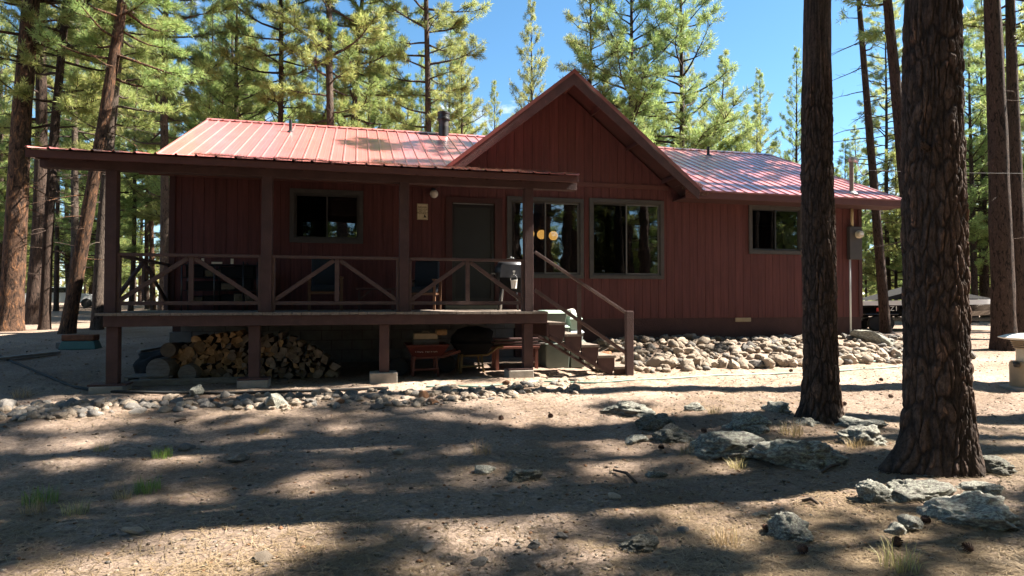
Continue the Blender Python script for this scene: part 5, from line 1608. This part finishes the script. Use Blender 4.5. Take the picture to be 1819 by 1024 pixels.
def crown_geo(seed, H, r0, path, cs, Lmax, nb, kind, K, nl, nw, dead=0, lo_dense=1.):
    """limbs (tubes) and needles (one triangle each) of a pine"""
    rg = np.random.default_rng(seed)
    mb = MB(); C = []; D = []
    def rad(z): return r0 * (1 - .93 * (z / H) ** 1.25)
    def branch(z, L, az, el, leafy, thick):
        c = path(z); p = np.array([c[0], c[1], z]); d = np.array([math.cos(az) * math.cos(el), math.sin(az) * math.cos(el), math.sin(el)])
        pts = [p]; ns = 6; dirs = [d]
        bend = rg.normal(0, .13); up = rg.uniform(.05, .16) if kind == 'mature' else rg.uniform(.08, .2)
        if dead and not leafy: up = rg.uniform(-.14, .03)
        for s in range(ns):
            d = d + np.array([-math.sin(az) * bend, math.cos(az) * bend, up if s > 1 else -.04]) + rg.normal(0, .07, 3)
            d /= np.linalg.norm(d); p = p + d * L / ns; pts.append(p); dirs.append(d)
        mb.tube(pts, [thick * (1 - .85 * s / ns) for s in range(ns + 1)], 5, False)
        nsub = max(3, int(L * (4.4 if leafy else 2.2)))
        for k in range(nsub):
            f = rg.uniform(.28, 1.) if leafy else rg.uniform(.3, 1)
            i = min(int(f * ns), ns - 1); t_ = f * ns - i
            b = pts[i] * (1 - t_) + pts[i + 1] * t_; dd = dirs[i + 1]
            side = np.cross(dd, [0, 0, 1]); side /= np.linalg.norm(side) + 1e-6
            sd = dd * rg.uniform(.35, 1.) + side * rg.choice([-1, 1]) * rg.uniform(.4, 1.1) + np.array([0, 0, rg.uniform(-.25, .5)])
            sd /= np.linalg.norm(sd); sl = L * rg.uniform(.16, .38) * (1.25 - f * .6)
            e = b + sd * sl + np.array([0, 0, sl * .12]); mid = (b + e) / 2 + rg.normal(0, .03, 3) * sl * 2
            mb.tube([b, mid, e], [thick * .32, thick * .22, thick * .1], 4, False)
            if leafy:
                nt_ = max(2, int(sl / .125))
                for q_ in range(nt_):
                    g = (.35 + .65 * (q_ + rg.random() * .6) / nt_) if nt_ > 1 else 1
                    C.append(b + (e - b) * g + rg.normal(0, .05, 3)); v = sd + rg.normal(0, .35, 3) + [0, 0, .25]; D.append(v / np.linalg.norm(v))
        if leafy:
            for q_ in range(2 + int(L)):
                g = 1 - .4 * q_ / (2 + L); i = min(int(g * ns), ns - 1)
                C.append(pts[i] + (pts[i + 1] - pts[i]) * (g * ns - i) + rg.normal(0, .04, 3)); D.append(dirs[i])
    az = rg.uniform(0, 6.28)
    for k in range(nb):
        u = ((k + rg.random()) / nb)
        z = cs + (H * .985 - cs) * (u ** (.85 if kind == 'mature' else .9))
        f = (z - cs) / (H - cs)
        if kind == 'mature': prof = (.62 + 1.1 * f) * (1 - f) ** .62 if f > .0 else .6
        else: prof = (1 - f) ** .85 * (.75 + .45 * min(1, f * 5))
        az += 2.4 + rg.normal(0, .5)
        L = max(.35, Lmax * prof * rg.uniform(.55, 1.2))
        el = rg.uniform(-.25, .15) + .75 * f if kind == 'mature' else rg.uniform(-.12, .2) + .8 * f
        branch(z, L, az, el, True, min(rad(z) * .42, .014 + .017 * L))
    for k in range(dead):
        z = rg.uniform(max(1.6, cs * .3), cs * 1.02 + 1); az += 2.4 + rg.normal(0, .5)
        branch(z, rg.uniform(.6, 2.2) * (.5 + .5 * z / cs), az, rg.uniform(-.2, .25), False, .022)
    C = np.array(C); D = np.array(D); n = len(C)
    dirs = D[:, None, :] * .75 + rg.normal(size=(n, K, 3)) * .62
    dirs /= np.linalg.norm(dirs, axis=2)[:, :, None]
    L = nl * rg.uniform(.65, 1.15, (n, K, 1))
    sd = np.cross(dirs, rg.normal(size=(n, K, 3))); sd /= np.linalg.norm(sd, axis=2)[:, :, None] + 1e-9
    b0 = C[:, None, :] + D[:, None, :] * rg.uniform(-.1, .06, (n, K, 1))
    w_ = nw * rg.uniform(.7, 1.3, (n, K, 1))
    T = np.stack([b0 + dirs * L * .12 - sd * w_ * .35, b0 + dirs * L * .45 + sd * w_ * .75, b0 + dirs * L], 2).reshape(-1, 3)
    return mb, T


def make_tree(name, label, loc, H, r0, path, cs, Lmax, nb, kind='mature', K=15, nl=.24, nw=.022, dead=0, bark='bark_dark', seed=1, leaf='needles', group=None, rz=0, flare=.3):
    t_ = thing(name, label, 'tree', loc, rz, group)
    link('trunk', trunk_mesh('trunk', H, r0, path, M[bark], seed, flare=flare), None, t_)
    mb, T = crown_geo(seed, H, r0, path, cs, Lmax, nb, kind, K, nl, nw, dead)
    mb.build('limbs', [M[bark]], t_, world=False, smooth=True)
    me = fast_mesh('crown', T, np.arange(len(T)).reshape(-1, 3)); link('crown', me, M[leaf], t_)
    return t_


straight = lambda z: (0., 0.)


def wob(s, a=.12):
    return lambda z: (a * (math.sin(z * .33 + s) - math.sin(s)), a * (math.cos(z * .27 + s * 2) - math.cos(s * 2)))


PROTO = []
def copy_tree(p, name, label, x, y, s=1., sxy=None, lean=0., rz=None, group=None, bark=None, tk=1.):
    """a copy of prototype p (Empty + trunk, limbs, crown)"""
    r = p.copy(); COL.objects.link(r); r.name = name
    r.location = (x, y, gz(x, y) - .05); sxy = sxy or s
    r.scale = (sxy, sxy, s)
    e = Matrix.Rotation(lean, 4, Vector((CF.x, CF.y, 0)).normalized()) @ Matrix.Rotation(rz if rz is not None else random.uniform(0, 6.28), 4, 'Z')
    r.rotation_euler = e.to_euler()
    r['label'] = label
    if group: r['group'] = group
    elif 'group' in r: del r['group']
    for c in CH[p.name]:
        k = c.copy(); COL.objects.link(k); k.parent = r
        if k.data.name.startswith('trunk') and tk != 1: k.scale = (tk, tk, 1)
    return r


CH = {}
def proto(key, *a, **k):
    t_ = make_tree('pine_tree', 'x', (0, 0, 0), *a, **k)
    CH[t_.name] = list(t_.children); PROTO.append(t_); return t_


# mature (index 0-5), young full-crowned (6-9), bare-limbed (10)
MAT = [proto('m', 22 + i, .24, wob(i), 6.0 + (i % 3) * .9, 3.1 + .2 * (i % 2), 74 + 4 * i, 'mature', 30, .25, .018, dead=14, bark=['bark_dark', 'bark_grey', 'bark_orange', 'bark_dark', 'bark_grey', 'bark_dark'][i], seed=20 + i) for i in range(6)]
YNG = [proto('y', 16 + i, .19, wob(i + 7, .06), 1.8 + .5 * i, 3.4, 84, 'young', 24, .24, .018, dead=5, bark='bark_dark', seed=40 + i) for i in range(4)]
TALL = [proto('t', 27, .27, wob(i + 3), 11.5, 2.2, 62, 'mature', 20, .30, .036, dead=6, bark='bark_dark', seed=70 + i) for i in range(2)]
TALL2 = [proto('u', 20.5, .26, wob(i + 5, .05), 9.6, 2.5, 56, 'mature', 20, .28, .03, dead=8, bark='bark_dark', seed=80 + i) for i in range(2)]
DEADP = proto('d', 19, .19, lambda z: (.0, 0.), 9.5, 1.6, 16, 'mature', 12, .24, .02, dead=46, bark='bark_dark', seed=61)
used = set()


def place(p, name, label, px, d, s=1., dia=None, lean=0., group=None, rz=None, sxy=None):
    x, y = at(px, d)
    r0 = {id(q_): .24 for q_ in MAT}
    base = .24 if p in MAT else (.26 if p in TALL2 else .19)
    tk = (dia / 2) / (base * (sxy or s)) if dia else 1
    if p not in used:                                  # the first use moves the prototype itself
        used.add(p)
        p.location = (x, y, gz(x, y) - .05); p.scale = (sxy or s, sxy or s, s)
        e = Matrix.Rotation(lean, 4, Vector((CF.x, CF.y, 0)).normalized()) @ Matrix.Rotation(rz or 0., 4, 'Z')
        p.rotation_euler = e.to_euler(); p['label'] = label; p.name = name
        if group: p['group'] = group
        for c in list(p.children):
            if c.data.name.startswith('trunk') and tk != 1: c.scale = (tk, tk, 1)
        return p
    key = [k for k in CH if bpy.data.objects.get(k) is p] or [k for k, v in CH.items() if v and v[0].parent is p]
    r = p.copy(); COL.objects.link(r); r.name = name
    r.location = (x, y, gz(x, y) - .05); r.scale = (sxy or s, sxy or s, s)
    e = Matrix.Rotation(lean, 4, Vector((CF.x, CF.y, 0)).normalized()) @ Matrix.Rotation(rz if rz is not None else random.uniform(0, 6.28), 4, 'Z')
    r.rotation_euler = e.to_euler(); r['label'] = label
    if 'group' in r: del r['group']
    if group: r['group'] = group
    for c in CH[key[0]]:
        k = c.copy(); COL.objects.link(k); k.parent = r
        k.scale = (tk, tk, 1) if c.data.name.startswith('trunk') else (1, 1, 1)
    return r


LN = lambda px0, py0, px1, py1: math.atan2(px1 - px0, py0 - py1)
# --- left of the house
place(MAT[2], 'pine_tree', 'thick pine with orange-patched bark at the left edge, thickest of the left trees', 18, 17.9, 1.0, .58, LN(18, 585, 58, 0) + .0)
place(MAT[0], 'pine_tree', 'dark pine trunk just right of and behind the thick orange-patched pine', 57, 21, 1.0, .42, LN(57, 570, 66, 250))
place(MAT[3], 'pine_tree', 'slim dark pine third from the left edge leaning a little right', 80, 18.6, .85, .28, LN(80, 580, 112, 0))
place(DEADP, 'pine_tree', 'very thin pine between the slim dark pine and the leaning orange pine', 100, 33, .85, .24)
place(MAT[2], 'pine_tree', 'orange-barked pine leaning strongly right, left of the porch', 120, 17.5, .92, .36, LN(120, 590, 205, 0))
place(MAT[1], 'pine_tree', 'upright grey pine seen behind the strongly leaning pine', 131, 28, .95, .33, .01)
place(MAT[4], 'pine_tree', 'grey pine curving up just left of the first porch post', 173, 19, .85, .31, LN(172, 583, 200, 0))
place(MAT[1], 'pine_tree', 'grey-barked pine standing against the left corner of the house', 289, 24, .9, .36, LN(288, 555, 296, 60))
place(MAT[0], 'pine_tree', 'thin dark pine seen through the side rail near the first porch post', 232, 34, .7, .26, .02)
place(MAT[3], 'pine_tree', 'thin dark pine in the middle of the gap behind the side rail', 262, 40, .75, .27)
place(MAT[2], 'pine_tree', 'thin orange pine beside the grey pine at the left house corner', 273, 36, .7, .26)
# --- behind the roof
place(YNG[0], 'pine_tree', 'full-crowned pine behind the left end of the roof', 420, 27, .95, None, .0)
place(YNG[1], 'pine_tree', 'bushy yellow-green pine behind the small left roof vent', 500, 30, .92, .28, 0)
place(MAT[5], 'pine_tree', 'dark straight pine trunk rising by the small left roof vent', 486, 25.5, .95, .26, LN(486, 300, 489, 0))
place(MAT[1], 'pine_tree', 'tall pine with a stout reddish trunk above the middle of the left roof', 590, 24.5, 1.05, .37, .0)
place(MAT[3], 'pine_tree', 'dark pine close to the right of the stout reddish trunk', 607, 26.5, .95, .30, LN(600, 230, 616, 0))
place(YNG[2], 'pine_tree', 'airy pine with two thin stems left of the stove pipe', 655, 31, .95, .24, 0)
place(MAT[4], 'pine_tree', 'big forked pine with spreading limbs behind the stove pipe', 757, 27, 1.0, .34, 0, rz=1.2)
place(YNG[3], 'pine_tree', 'light green pine right behind the stove pipe', 818, 31, .78, .22, 0)
place(YNG[0], 'pine_tree', 'small pale pine left of the gable peak', 877, 36, .86, .2, 0, sxy=.55)
place(YNG[1], 'pine_tree', 'slender conical pine just left of the gable peak', 942, 34, 1.05, .24, 0, sxy=.72)
place(YNG[2], 'pine_tree', 'tall full pine rising directly right of the gable peak', 1048, 30, 1.05, .26, 0)
place(YNG[0], 'pine_tree', 'tallest dense pine behind the right slope of the gable', 1120, 29, 1.25, .36, 0)
place(YNG[3], 'pine_tree', 'dense pine with long right-hand limbs above the right roof', 1210, 29, 1.12, .32, .0, rz=.6)
place(YNG[1], 'pine_tree', 'lower pine leaning out over the right roof beside the dense pine', 1268, 30, .78, .24, .05)
place(YNG[2], 'pine_tree', 'short bright pine at the far right of the right roof ridge', 1348, 34, .66, .2, 0)
place(YNG[3], 'pine_tree', 'narrow sparse pine immediately left of the slim front pine', 1418, 28, .66, .2, 0, sxy=.42)
place(YNG[1], 'pine_tree', 'distant yellow-green pine seen between the two front pines at roof level', 1505, 36, .62, .2)
place(YNG[0], 'pine_tree', 'distant pine seen just left of the thick front pine at roof level', 1592, 38, .68, .2)
# --- right side
place(DEADP, 'pine_tree', 'bare-limbed crooked pine between the two front pines', 1573, 22.5, 1.0, .34, LN(1573, 593, 1532, 0), rz=.4)
place(TALL2[0], 'pine_tree', 'dark straight pine partly hidden by the thick front pine on its left', 1634, 18.6, 1.0, .40, LN(1634, 600, 1584, 0))
place(MAT[3], 'pine_tree', 'thin dark pine behind the bare-limbed crooked pine', 1580, 38, .8, .3)
place(TALL2[1], 'pine_tree', 'stout dark pine right of the thick front pine', 1784, 16.8, 1.0, .56, LN(1784, 605, 1765, 0))
place(TALL2[0], 'pine_tree', 'dark pine at the right edge behind the stout dark pine', 1812, 20.5, 1.0, .46, LN(1812, 600, 1803, 0))
place(MAT[4], 'pine_tree', 'pine trunk cut off by the right photo edge', 1850, 24, 1.0, .5)
place(YNG[3], 'pine_tree', 'light green young pine in the gap right of the thick front pine', 1752, 34, 1.0, .28)
place(YNG[2], 'pine_tree', 'light green young pine at the right photo edge', 1835, 36, 1.1, .28)

# --- the wood behind: pines too alike to tell apart
GRP = 'pines of the wood behind the cabin'
rg = random.Random(5)
for k in range(118):
    px = rg.uniform(-160, 2000); d = rg.uniform(36, 92)
    mature = rg.random() < .36
    if px < 470: cap = 1.6
    elif px < 840: cap = .40
    elif px < 1465: cap = .27
    elif px < 1640: cap = .29
    else: cap = 1.6
    if mature and cap > .6:
        p = rg.choice(MAT); s = rg.uniform(.75, 1.0)
        place(p, 'pine_tree', 'tall bare-stemmed pine in the wood behind the cabin', px, d, s, rg.uniform(.26, .42), rg.uniform(-.04, .04), 'tall pines in the wood behind the cabin')
    else:
        p = rg.choice(YNG); Hm = 17.5; s = min(rg.uniform(.6, 1.05), cap * d * rg.uniform(.75, 1.05) / Hm)
        place(p, 'pine_tree', 'leafy yellow-green pine in the wood behind the cabin', px, d, s, None, 0, 'leafy pines in the wood behind the cabin', sxy=s * rg.uniform(.85, 1.15) if s > .5 else s * 1.2)
for k in range(30):                                    # closer leafy screen behind the left trunks
    px = rg.uniform(-120, 470) if k < 19 else rg.uniform(1640, 1960); d = rg.uniform(30, 56)
    s = rg.uniform(.7, 1.1)
    place(rg.choice(YNG), 'pine_tree', 'leafy yellow-green pine in the wood behind the cabin', px, d, s, None, 0, 'leafy pines in the wood behind the cabin')
for k in range(26):                                    # sunlit crowns close behind the roof line
    px = (450 + k * 27 + rg.uniform(-12, 12)) if k < 15 else (1000 + (k - 15) * 36 + rg.uniform(-12, 12)); d = rg.uniform(33, 52)
    Hs = (535 - (rg.uniform(-20, 120) if k < 15 else rg.uniform(60, 210))) / F * d + .6
    if 985 < px < 1010 or px > 1370: continue
    s = Hs / 17.5
    place(rg.choice(YNG), 'pine_tree', 'leafy yellow-green pine in the wood behind the cabin', px, d, s, None, 0, 'leafy pines in the wood behind the cabin', sxy=min(s, 1.) * rg.uniform(.75, 1.))
# --- trees beyond the frame: their crowns throw the streaks of shade, the windows mirror some behind, and tall rows added there block sky light
OFF = [(13.4, 5.0, 1.), (14.6, 6.6, 1.), (12.5, 8.7, 1.), (18.6, 5.6, .95), (13.0, 3.2, .52)]
for i, (x, y, s) in enumerate(OFF):
    p = TALL[i % 2] if i < 5 else MAT[i % 6]; key = [k for k, v in CH.items() if v and v[0].parent is p][0]
    first = p in TALL and p not in used; used.add(p)
    r = p if first else p.copy()
    if not first: COL.objects.link(r)
    r.name = 'pine_tree'; r.location = (x, y, gz(x, y) - .05); r.scale = (s, s, s); r.rotation_euler = (0, 0, i * 1.3)
    r['label'] = 'tall pine standing outside the picture on the right, shading the yard'; r['group'] = 'pines outside the picture'
    for c in ([] if first else CH[key]):
        k_ = c.copy(); COL.objects.link(k_); k_.parent = r; k_.scale = (1, 1, 1)
for i in range(56):
    x = -20 + i * 1.15 + rg.uniform(-.8, .8); y = rg.uniform(-26, -6) - (4 if x < 12 else 0); p = (MAT[:2] + YNG)[rg.randrange(6)]; key = [k for k, v in CH.items() if v and v[0].parent is p][0]
    r = p.copy(); COL.objects.link(r); r.name = 'pine_tree'; r.location = (x, y, gz(x, y) - .05); r.scale = (.95, .95, .95); r.rotation_euler = (0, 0, i * .9)
    r['label'] = 'pine behind the photographer, mirrored in the window panes'; r['group'] = 'pines behind the photographer'
    for c in CH[key]:
        k_ = c.copy(); COL.objects.link(k_); k_.parent = r; k_.scale = (1, 1, 1)

for i in range(34):  # unseen rows added behind the camera to cut sky light on the house front
    x = -16 + (i % 17) * 2.1 + rg.uniform(-.8, .8); y = (-3.2 if i < 17 else -7.5) + rg.uniform(-1.6, .6) - .12 * max(0, x)
    p = (TALL + MAT)[i % 8]; key = [k for k, v in CH.items() if v and v[0].parent is p][0]
    r = p.copy(); COL.objects.link(r); r.name = 'pine_tree'; r.location = (x, y, gz(x, y) - .05); r.scale = (1.15, 1.15, 1); r.rotation_euler = (0, 0, i * .7)
    r['label'] = 'pine behind the photographer, mirrored in the window panes'; r['group'] = 'pines behind the photographer'
    for c in CH[key]:
        k_ = c.copy(); COL.objects.link(k_); k_.parent = r; k_.scale = (1, 1, 1)

# --- far wood: one mass
V = []
nn = 480
ang = np.where(np.arange(nn) < 230, RNG.uniform(-1.25, 1.35, nn), RNG.uniform(1.35, 5.0, nn)) ; dd = RNG.uniform(95, 190, nn)
for a_, d_ in zip(ang, dd):
    x = d_ * math.sin(a_ + TH * .5); y = d_ * math.cos(a_ + TH * .5); z = gz(x, y); H = RNG.uniform(11, 19) * (1 if abs(a_) > .5 else .85)
    n = 260
    u = RNG.random(n); zz = H * (.08 + .92 * u); rr = (H * .2) * (1 - u) ** .8 * np.sqrt(RNG.uniform(.15, 1, n)); aa = RNG.uniform(0, 6.28, n)
    c = np.stack([x + rr * np.cos(aa), y + rr * np.sin(aa), z + zz], -1)
    e1_ = RNG.normal(size=(n, 3)); e1_ /= np.linalg.norm(e1_, axis=1)[:, None]; e2_ = np.cross(e1_, RNG.normal(size=(n, 3))); e2_ /= np.linalg.norm(e2_, axis=1)[:, None]
    s = RNG.uniform(.5, 1.1, (n, 1))
    V.append(np.stack([c - e1_ * s, c + e1_ * s * .4 + e2_ * s * .5, c + e1_ * s * .6 - e2_ * s * .35], 1).reshape(-1, 3))
V = np.concatenate(V)
me = fast_mesh('far_wood', V, np.arange(len(V)).reshape(-1, 3)); tag(link('far_wood', me, M['needles_far']), 'distant pine wood seen as one green mass', 'woodland', kind='stuff')

# ================================================================== THE TWO NEAR PINES
def near_pine(name, label, px, py, r0, topdx, seed, cells, root_az, root_amt, H=23., zdense=4.2):
    g = on_g(px, py)
    t_ = thing(name, label, 'tree', (g.x, g.y, g.z))
    na = 420
    zs = np.concatenate([[-.35, -.2, -.1], np.arange(-.05, zdense, .011), np.linspace(zdense + .05, H, 90)])
    th = np.linspace(0, 2 * np.pi, na, endpoint=False)
    T_, Z_ = np.meshgrid(th, zs)
    zc = np.maximum(Z_, 0)
    rr = r0 * (1 - .9 * (zc / H) ** 1.3)
    ux, uy = np.cos(T_), np.sin(T_)
    fl = np.zeros_like(T_)
    rgs = random.Random(seed)
    for k in range(6):
        a0 = root_az + k * 2 * math.pi / 6 + (rgs.uniform(-.3, .3) if k else 0); am = root_amt if k == 0 else rgs.uniform(.18, .45)
        dth = np.angle(np.exp(1j * (T_ - a0))); fl = fl + am * np.exp(-(dth / .42) ** 2) * np.exp(-zc / (.17 + .06 * am))
    rr = rr * (1 + .16 * np.exp(-zc / .5) + fl)
    rr = rr * (1 + .03 * vnoise(ux * 1.5 + seed, uy * 1.5, Z_ * .5, seed))
    U = T_ / (2 * np.pi) * cells; wv = .8 * fbm(ux * 2.5 + seed, uy * 2.5, Z_ * 2.2, 3, seed); wz = .3 * fbm(ux * 3 + 9, uy * 3, Z_ * 3, 2, seed + 5)
    f1, f2, cid = worley(U + wv, Z_ / .25 + wz * 1.6, seed, cells)
    pl = sstep(.0, .42, f2 - f1 + .10 * fbm(ux * 9, uy * 9, Z_ * 9, 3, seed + 2)) * (.55 + .45 * sstep(-.5, .3, fbm(ux * 4, uy * 4, Z_ * 1.2, 2, seed + 4)))
    U2 = T_ / (2 * np.pi) * cells * 3
    g1, g2, cid2 = worley(U2 + wv * 2, Z_ / .10 + wz * 2, seed + 3, cells * 3)
    pl2 = sstep(.0, .25, g2 - g1)
    fine = fbm(ux * 22, uy * 22, Z_ * 14, 3, seed + 8)
    disp = .021 * pl * (.6 + .8 * cid) + .008 * pl2 * (.4 + cid2) + .005 * fine
    disp = disp * (.6 + .4 * np.minimum(1, r0 / .3)) * (1 - .75 * sstep(zdense, zdense + .4, Z_))
    rr = rr - .02 + disp
    cx = topdx[0] * zc + .02 * np.sin(zc * .8 + seed); cy = topdx[1] * zc
    P = np.stack([cx + rr * ux, cy + rr * uy, Z_], -1).reshape(-1, 3)
    n_, m_ = na, len(zs)
    i, j = np.meshgrid(np.arange(m_ - 1), np.arange(n_), indexing='ij'); j2 = (j + 1) % n_
    q_ = np.stack([i * n_ + j, i * n_ + j2, (i + 1) * n_ + j2, (i + 1) * n_ + j], -1).reshape(-1, 4)
    me = fast_mesh('trunk', P, q_, True); me.materials.append(M['bark_big'])
    ca = me.color_attributes.new('plate', 'FLOAT_COLOR', 'POINT')
    colr = np.stack([pl * (.55 + .45 * pl2), np.clip(.55 * cid + .45 * cid2 * pl2 + .12 * fine, 0, 1), pl2, np.ones_like(pl)], -1).reshape(-1).astype(np.float32)
    ca.data.foreach_set('color', colr)
    link('trunk', me, None, t_)
    mb, T = crown_geo(seed, H, r0, lambda z: (topdx[0] * z, topdx[1] * z), 9.0, 3.4, 66, 'mature', 15, .26, .024, dead=0)
    mb.build('limbs', [M['bark_dark']], t_, world=False, smooth=True)
    me = fast_mesh('crown', T, np.arange(len(T)).reshape(-1, 3)); link('crown', me, M['needles'], t_)
    return t_


left_az = math.atan2(-.25 - .35, -.97)
tb = near_pine('pine_tree', 'thick plate-barked pine in the right foreground with roots spreading left, largest trunk in the photo', 1668, 828, .268, (-.002, .0), 3, 27, math.atan2(.05, -.77), 1.15)
MB().tube([(-.19, -.12, 2.92), (-.30, -.16, 2.95), (-.345, -.18, 2.985)], [.035, .028, .012], 8).build('branch_stub', [M['bark_dark']], tb, world=False, smooth=True)
near_pine('pine_tree', 'slimmer dark plate-barked pine standing left of the thick foreground pine', 1457, 745, .205, (.004, .0), 8, 22, math.atan2(.2, -.9), .7)

# ================================================================== VEHICLES FAR BACK
def hull_sections(L, B, Hh, n=18):
    S = []
    for i in range(n):
        u = i / (n - 1.); w_ = B / 2 * (1 - max(0, (u - .45) / .55) ** 2.2) ; w_ = max(w_, .03)
        k = .16 + .12 * u ** 3; z0 = .02 + .32 * max(0, (u - .6) / .4) ** 2 * Hh
        zt = Hh * (1 + .12 * u)
        S.append((u * L, w_, z0, zt))
    return S


g = on_g(1557, 586); gx0, gy0 = g.x, g.y
dirv = CR.copy(); dirv.z = 0; dirv.normalize()
yawb = math.atan2(dirv.y - .12, dirv.x)
bt = thing('boat', 'black and white motor boat with red hull patch on a trailer far right', 'boat', (g.x - dirv.x * 1.0, g.y - dirv.y * 1.0, g.z), yawb)
Z0 = .52
S = hull_sections(6.0, 2.2, .62)
def strip(name, lo, hi, mat, par=bt, inset=1.):
    vs = []; fs = []
    for x, w_, z0, zt in S:
        a, b = z0 + (zt - z0) * lo, z0 + (zt - z0) * hi
        wa = w_ * (.25 + .75 * min(1, lo * 1.6)) if lo < .625 else w_; wb = w_ * (.25 + .75 * min(1, hi * 1.6)) if hi < .625 else w_
        vs += [(x, -wa * inset, Z0 + a), (x, -wb * inset, Z0 + b), (x, wb * inset, Z0 + b), (x, wa * inset, Z0 + a)]
    n = len(S)
    for i in range(n - 1):
        for k in range(4):
            fs.append((i * 4 + k, (i + 1) * 4 + k, (i + 1) * 4 + (k + 1) % 4, i * 4 + (k + 1) % 4))
    fs.append((0, 1, 2, 3)); e = (n - 1) * 4; fs.append((e + 3, e + 2, e + 1, e))
    return MB().add(vs, fs).build(name, [mat], par, world=False)
hull = strip('hull', 0, .32, M['car_black']); strip('hull_side', .3205, .72, M['car_black'], bt); strip('deck_band', .7205, 1., M['car_white'], bt, 1.01)
def lx(px): return (px - 1557) * (Vector((g.x, g.y, 0)).dot(CF)) / F + 1.0
MB().box(lx(1534), lx(1548), -1.09, -1.075, Z0 + .22, Z0 + .36).build('red_patch', [M['car_red']], bt, world=False)
text_part('hull_number', 'Z1', .26, (lx(1561), -1.125, Z0 + .33), (math.pi / 2, 0, 0), M['white_paint'], bt, .002)
text_part('hull_lettering', 'BOAT', .16, (lx(1546), -1.125, Z0 + .42), (math.pi / 2, 0, 0), M['white_paint'], bt, .002, sx=1.3) if False else None
MB().prism([(.5, -.95, Z0 + .66), (2.2, -.95, Z0 + .70), (2.5, -.95, Z0 + 1.18), (3.2, -.95, Z0 + .72), (5., -.55, Z0 + .70), (2.5, -.6, Z0 + 1.2)], (0, 1.9, 0)).build('black_cover', [M['black_plastic']], bt, world=False)
MB().lathe((-.25, 0, Z0 + .35), [(.16, 0), (.24, .1), (.27, .3), (.26, .45), (.14, .56)], 16).build('outboard_cowl', [M['car_white']], bt, world=False, smooth=True)
MB().lathe((-.25, 0, Z0 + .35), [(.275, .18), (.278, .24)], 16).tube([(-.25, 0, Z0 + .36), (-.28, 0, Z0 - .2)], .1, 10).build('outboard_leg', [M['car_black']], bt, world=False, smooth=True)
for x in (lx(1590), lx(1597)):
    MB().tube([(x, -.6, Z0 + .7), (x + .1, -.6, Z0 + .95), (x + .1, .6, Z0 + .95), (x, .6, Z0 + .7)], .05, 8).build('white_rail', [M['car_white']], bt, world=False, smooth=True)
tl = thing('boat_trailer', 'black tandem-wheel trailer under the black and white boat', 'trailer', bt.location, yawb)
MB().box(-.2, 5.6, -.75, -.65, .38, .48).box(-.2, 5.6, .65, .75, .38, .48).box(.0, .1, -.64, .64, .38, .48).box(3, 3.1, -.64, .64, .38, .48).box(5.5, 7.2, -.06, .06, .38, .48).build('trailer_frame', [M['car_black']], tl, world=False)
for x in (lx(1534), lx(1551)):
    for s in (-1, 1):
        wv = MB().lathe((0, 0, 0), [(.17, -.09), (.26, -.09), (.285, -.05), (.285, .05), (.26, .09), (.17, .09)], 24)
        wv.v = [(v[0] + x, s * .98 + v[2], v[1] + .285) for v in wv.v]; wo2 = wv.build('wheel', [M['tyre']], tl, world=False, smooth=True, ang=40)
        rv = MB()
        for k in range(5):
            a = k * 2 * math.pi / 5; rv.beam((.03 * math.cos(a), 0, .03 * math.sin(a)), (.165 * math.cos(a), 0, .165 * math.sin(a)), .05, .03, up=(0, 1, 0))
        rv.v = [(v[0] + x, s * .98 + v[1] - .07 * 1, v[2] + .285) for v in rv.v]; rv.build('rim', [M['grey_metal']], wo2, world=False)
MB().box(lx(1534) - .4, lx(1551) + .4, -1.12, -.84, .62, .66).box(lx(1534) - .4, lx(1551) + .4, .84, 1.12, .62, .66).build('fender', [M['car_black']], tl, world=False, bevel=.02)

# white car between the left trunks
x, y = at(112, 44)
cr_ = thing('parked_car', 'white car with red tail lights parked far back between the left pines', 'car', (x, y, gz(x, y)), -TH + .55)
pr = [(-2.2, .35), (-2.25, .75), (-2.15, .98), (-1.5, 1.02), (-1.15, 1.42), (.35, 1.45), (1.0, 1.02), (2.0, .90), (2.25, .70), (2.25, .35)]
MB().prism([(a, -.88, b) for a, b in pr], (0, 1.76, 0)).build('body', [M['car_white']], cr_, world=False, bevel=.06)
for s in (-1, 1):
    MB().prism([(-1.35, s * .885, 1.05), (-1.08, s * .885, 1.36), (.3, s * .885, 1.38), (.8, s * .885, 1.05)], (0, s * .01, 0)).build('side_window', [M['car_glass']], cr_, world=False)
    MB().box(-2.28, -2.2, s * .82 - .08, s * .82 + .05, .72, .95).build('tail_light', [M['car_red']], cr_, world=False, bevel=.01)
    for xx in (-1.4, 1.4):
        wv = MB().lathe((0, 0, 0), [(.2, -.1), (.32, -.1), (.33, 0), (.32, .1), (.2, .1)], 20); wv.v = [(v[0] + xx, s * .84 + v[2], v[1] + .33) for v in wv.v]
        wv.build('wheel', [M['tyre']], cr_, world=False, smooth=True, ang=40)
MB().prism([(-1.52, -.7, 1.05), (-1.52, .7, 1.05), (-1.22, .66, 1.38), (-1.22, -.66, 1.38)], (-.012, 0, .008)).build('rear_window', [M['car_glass']], cr_, world=False)
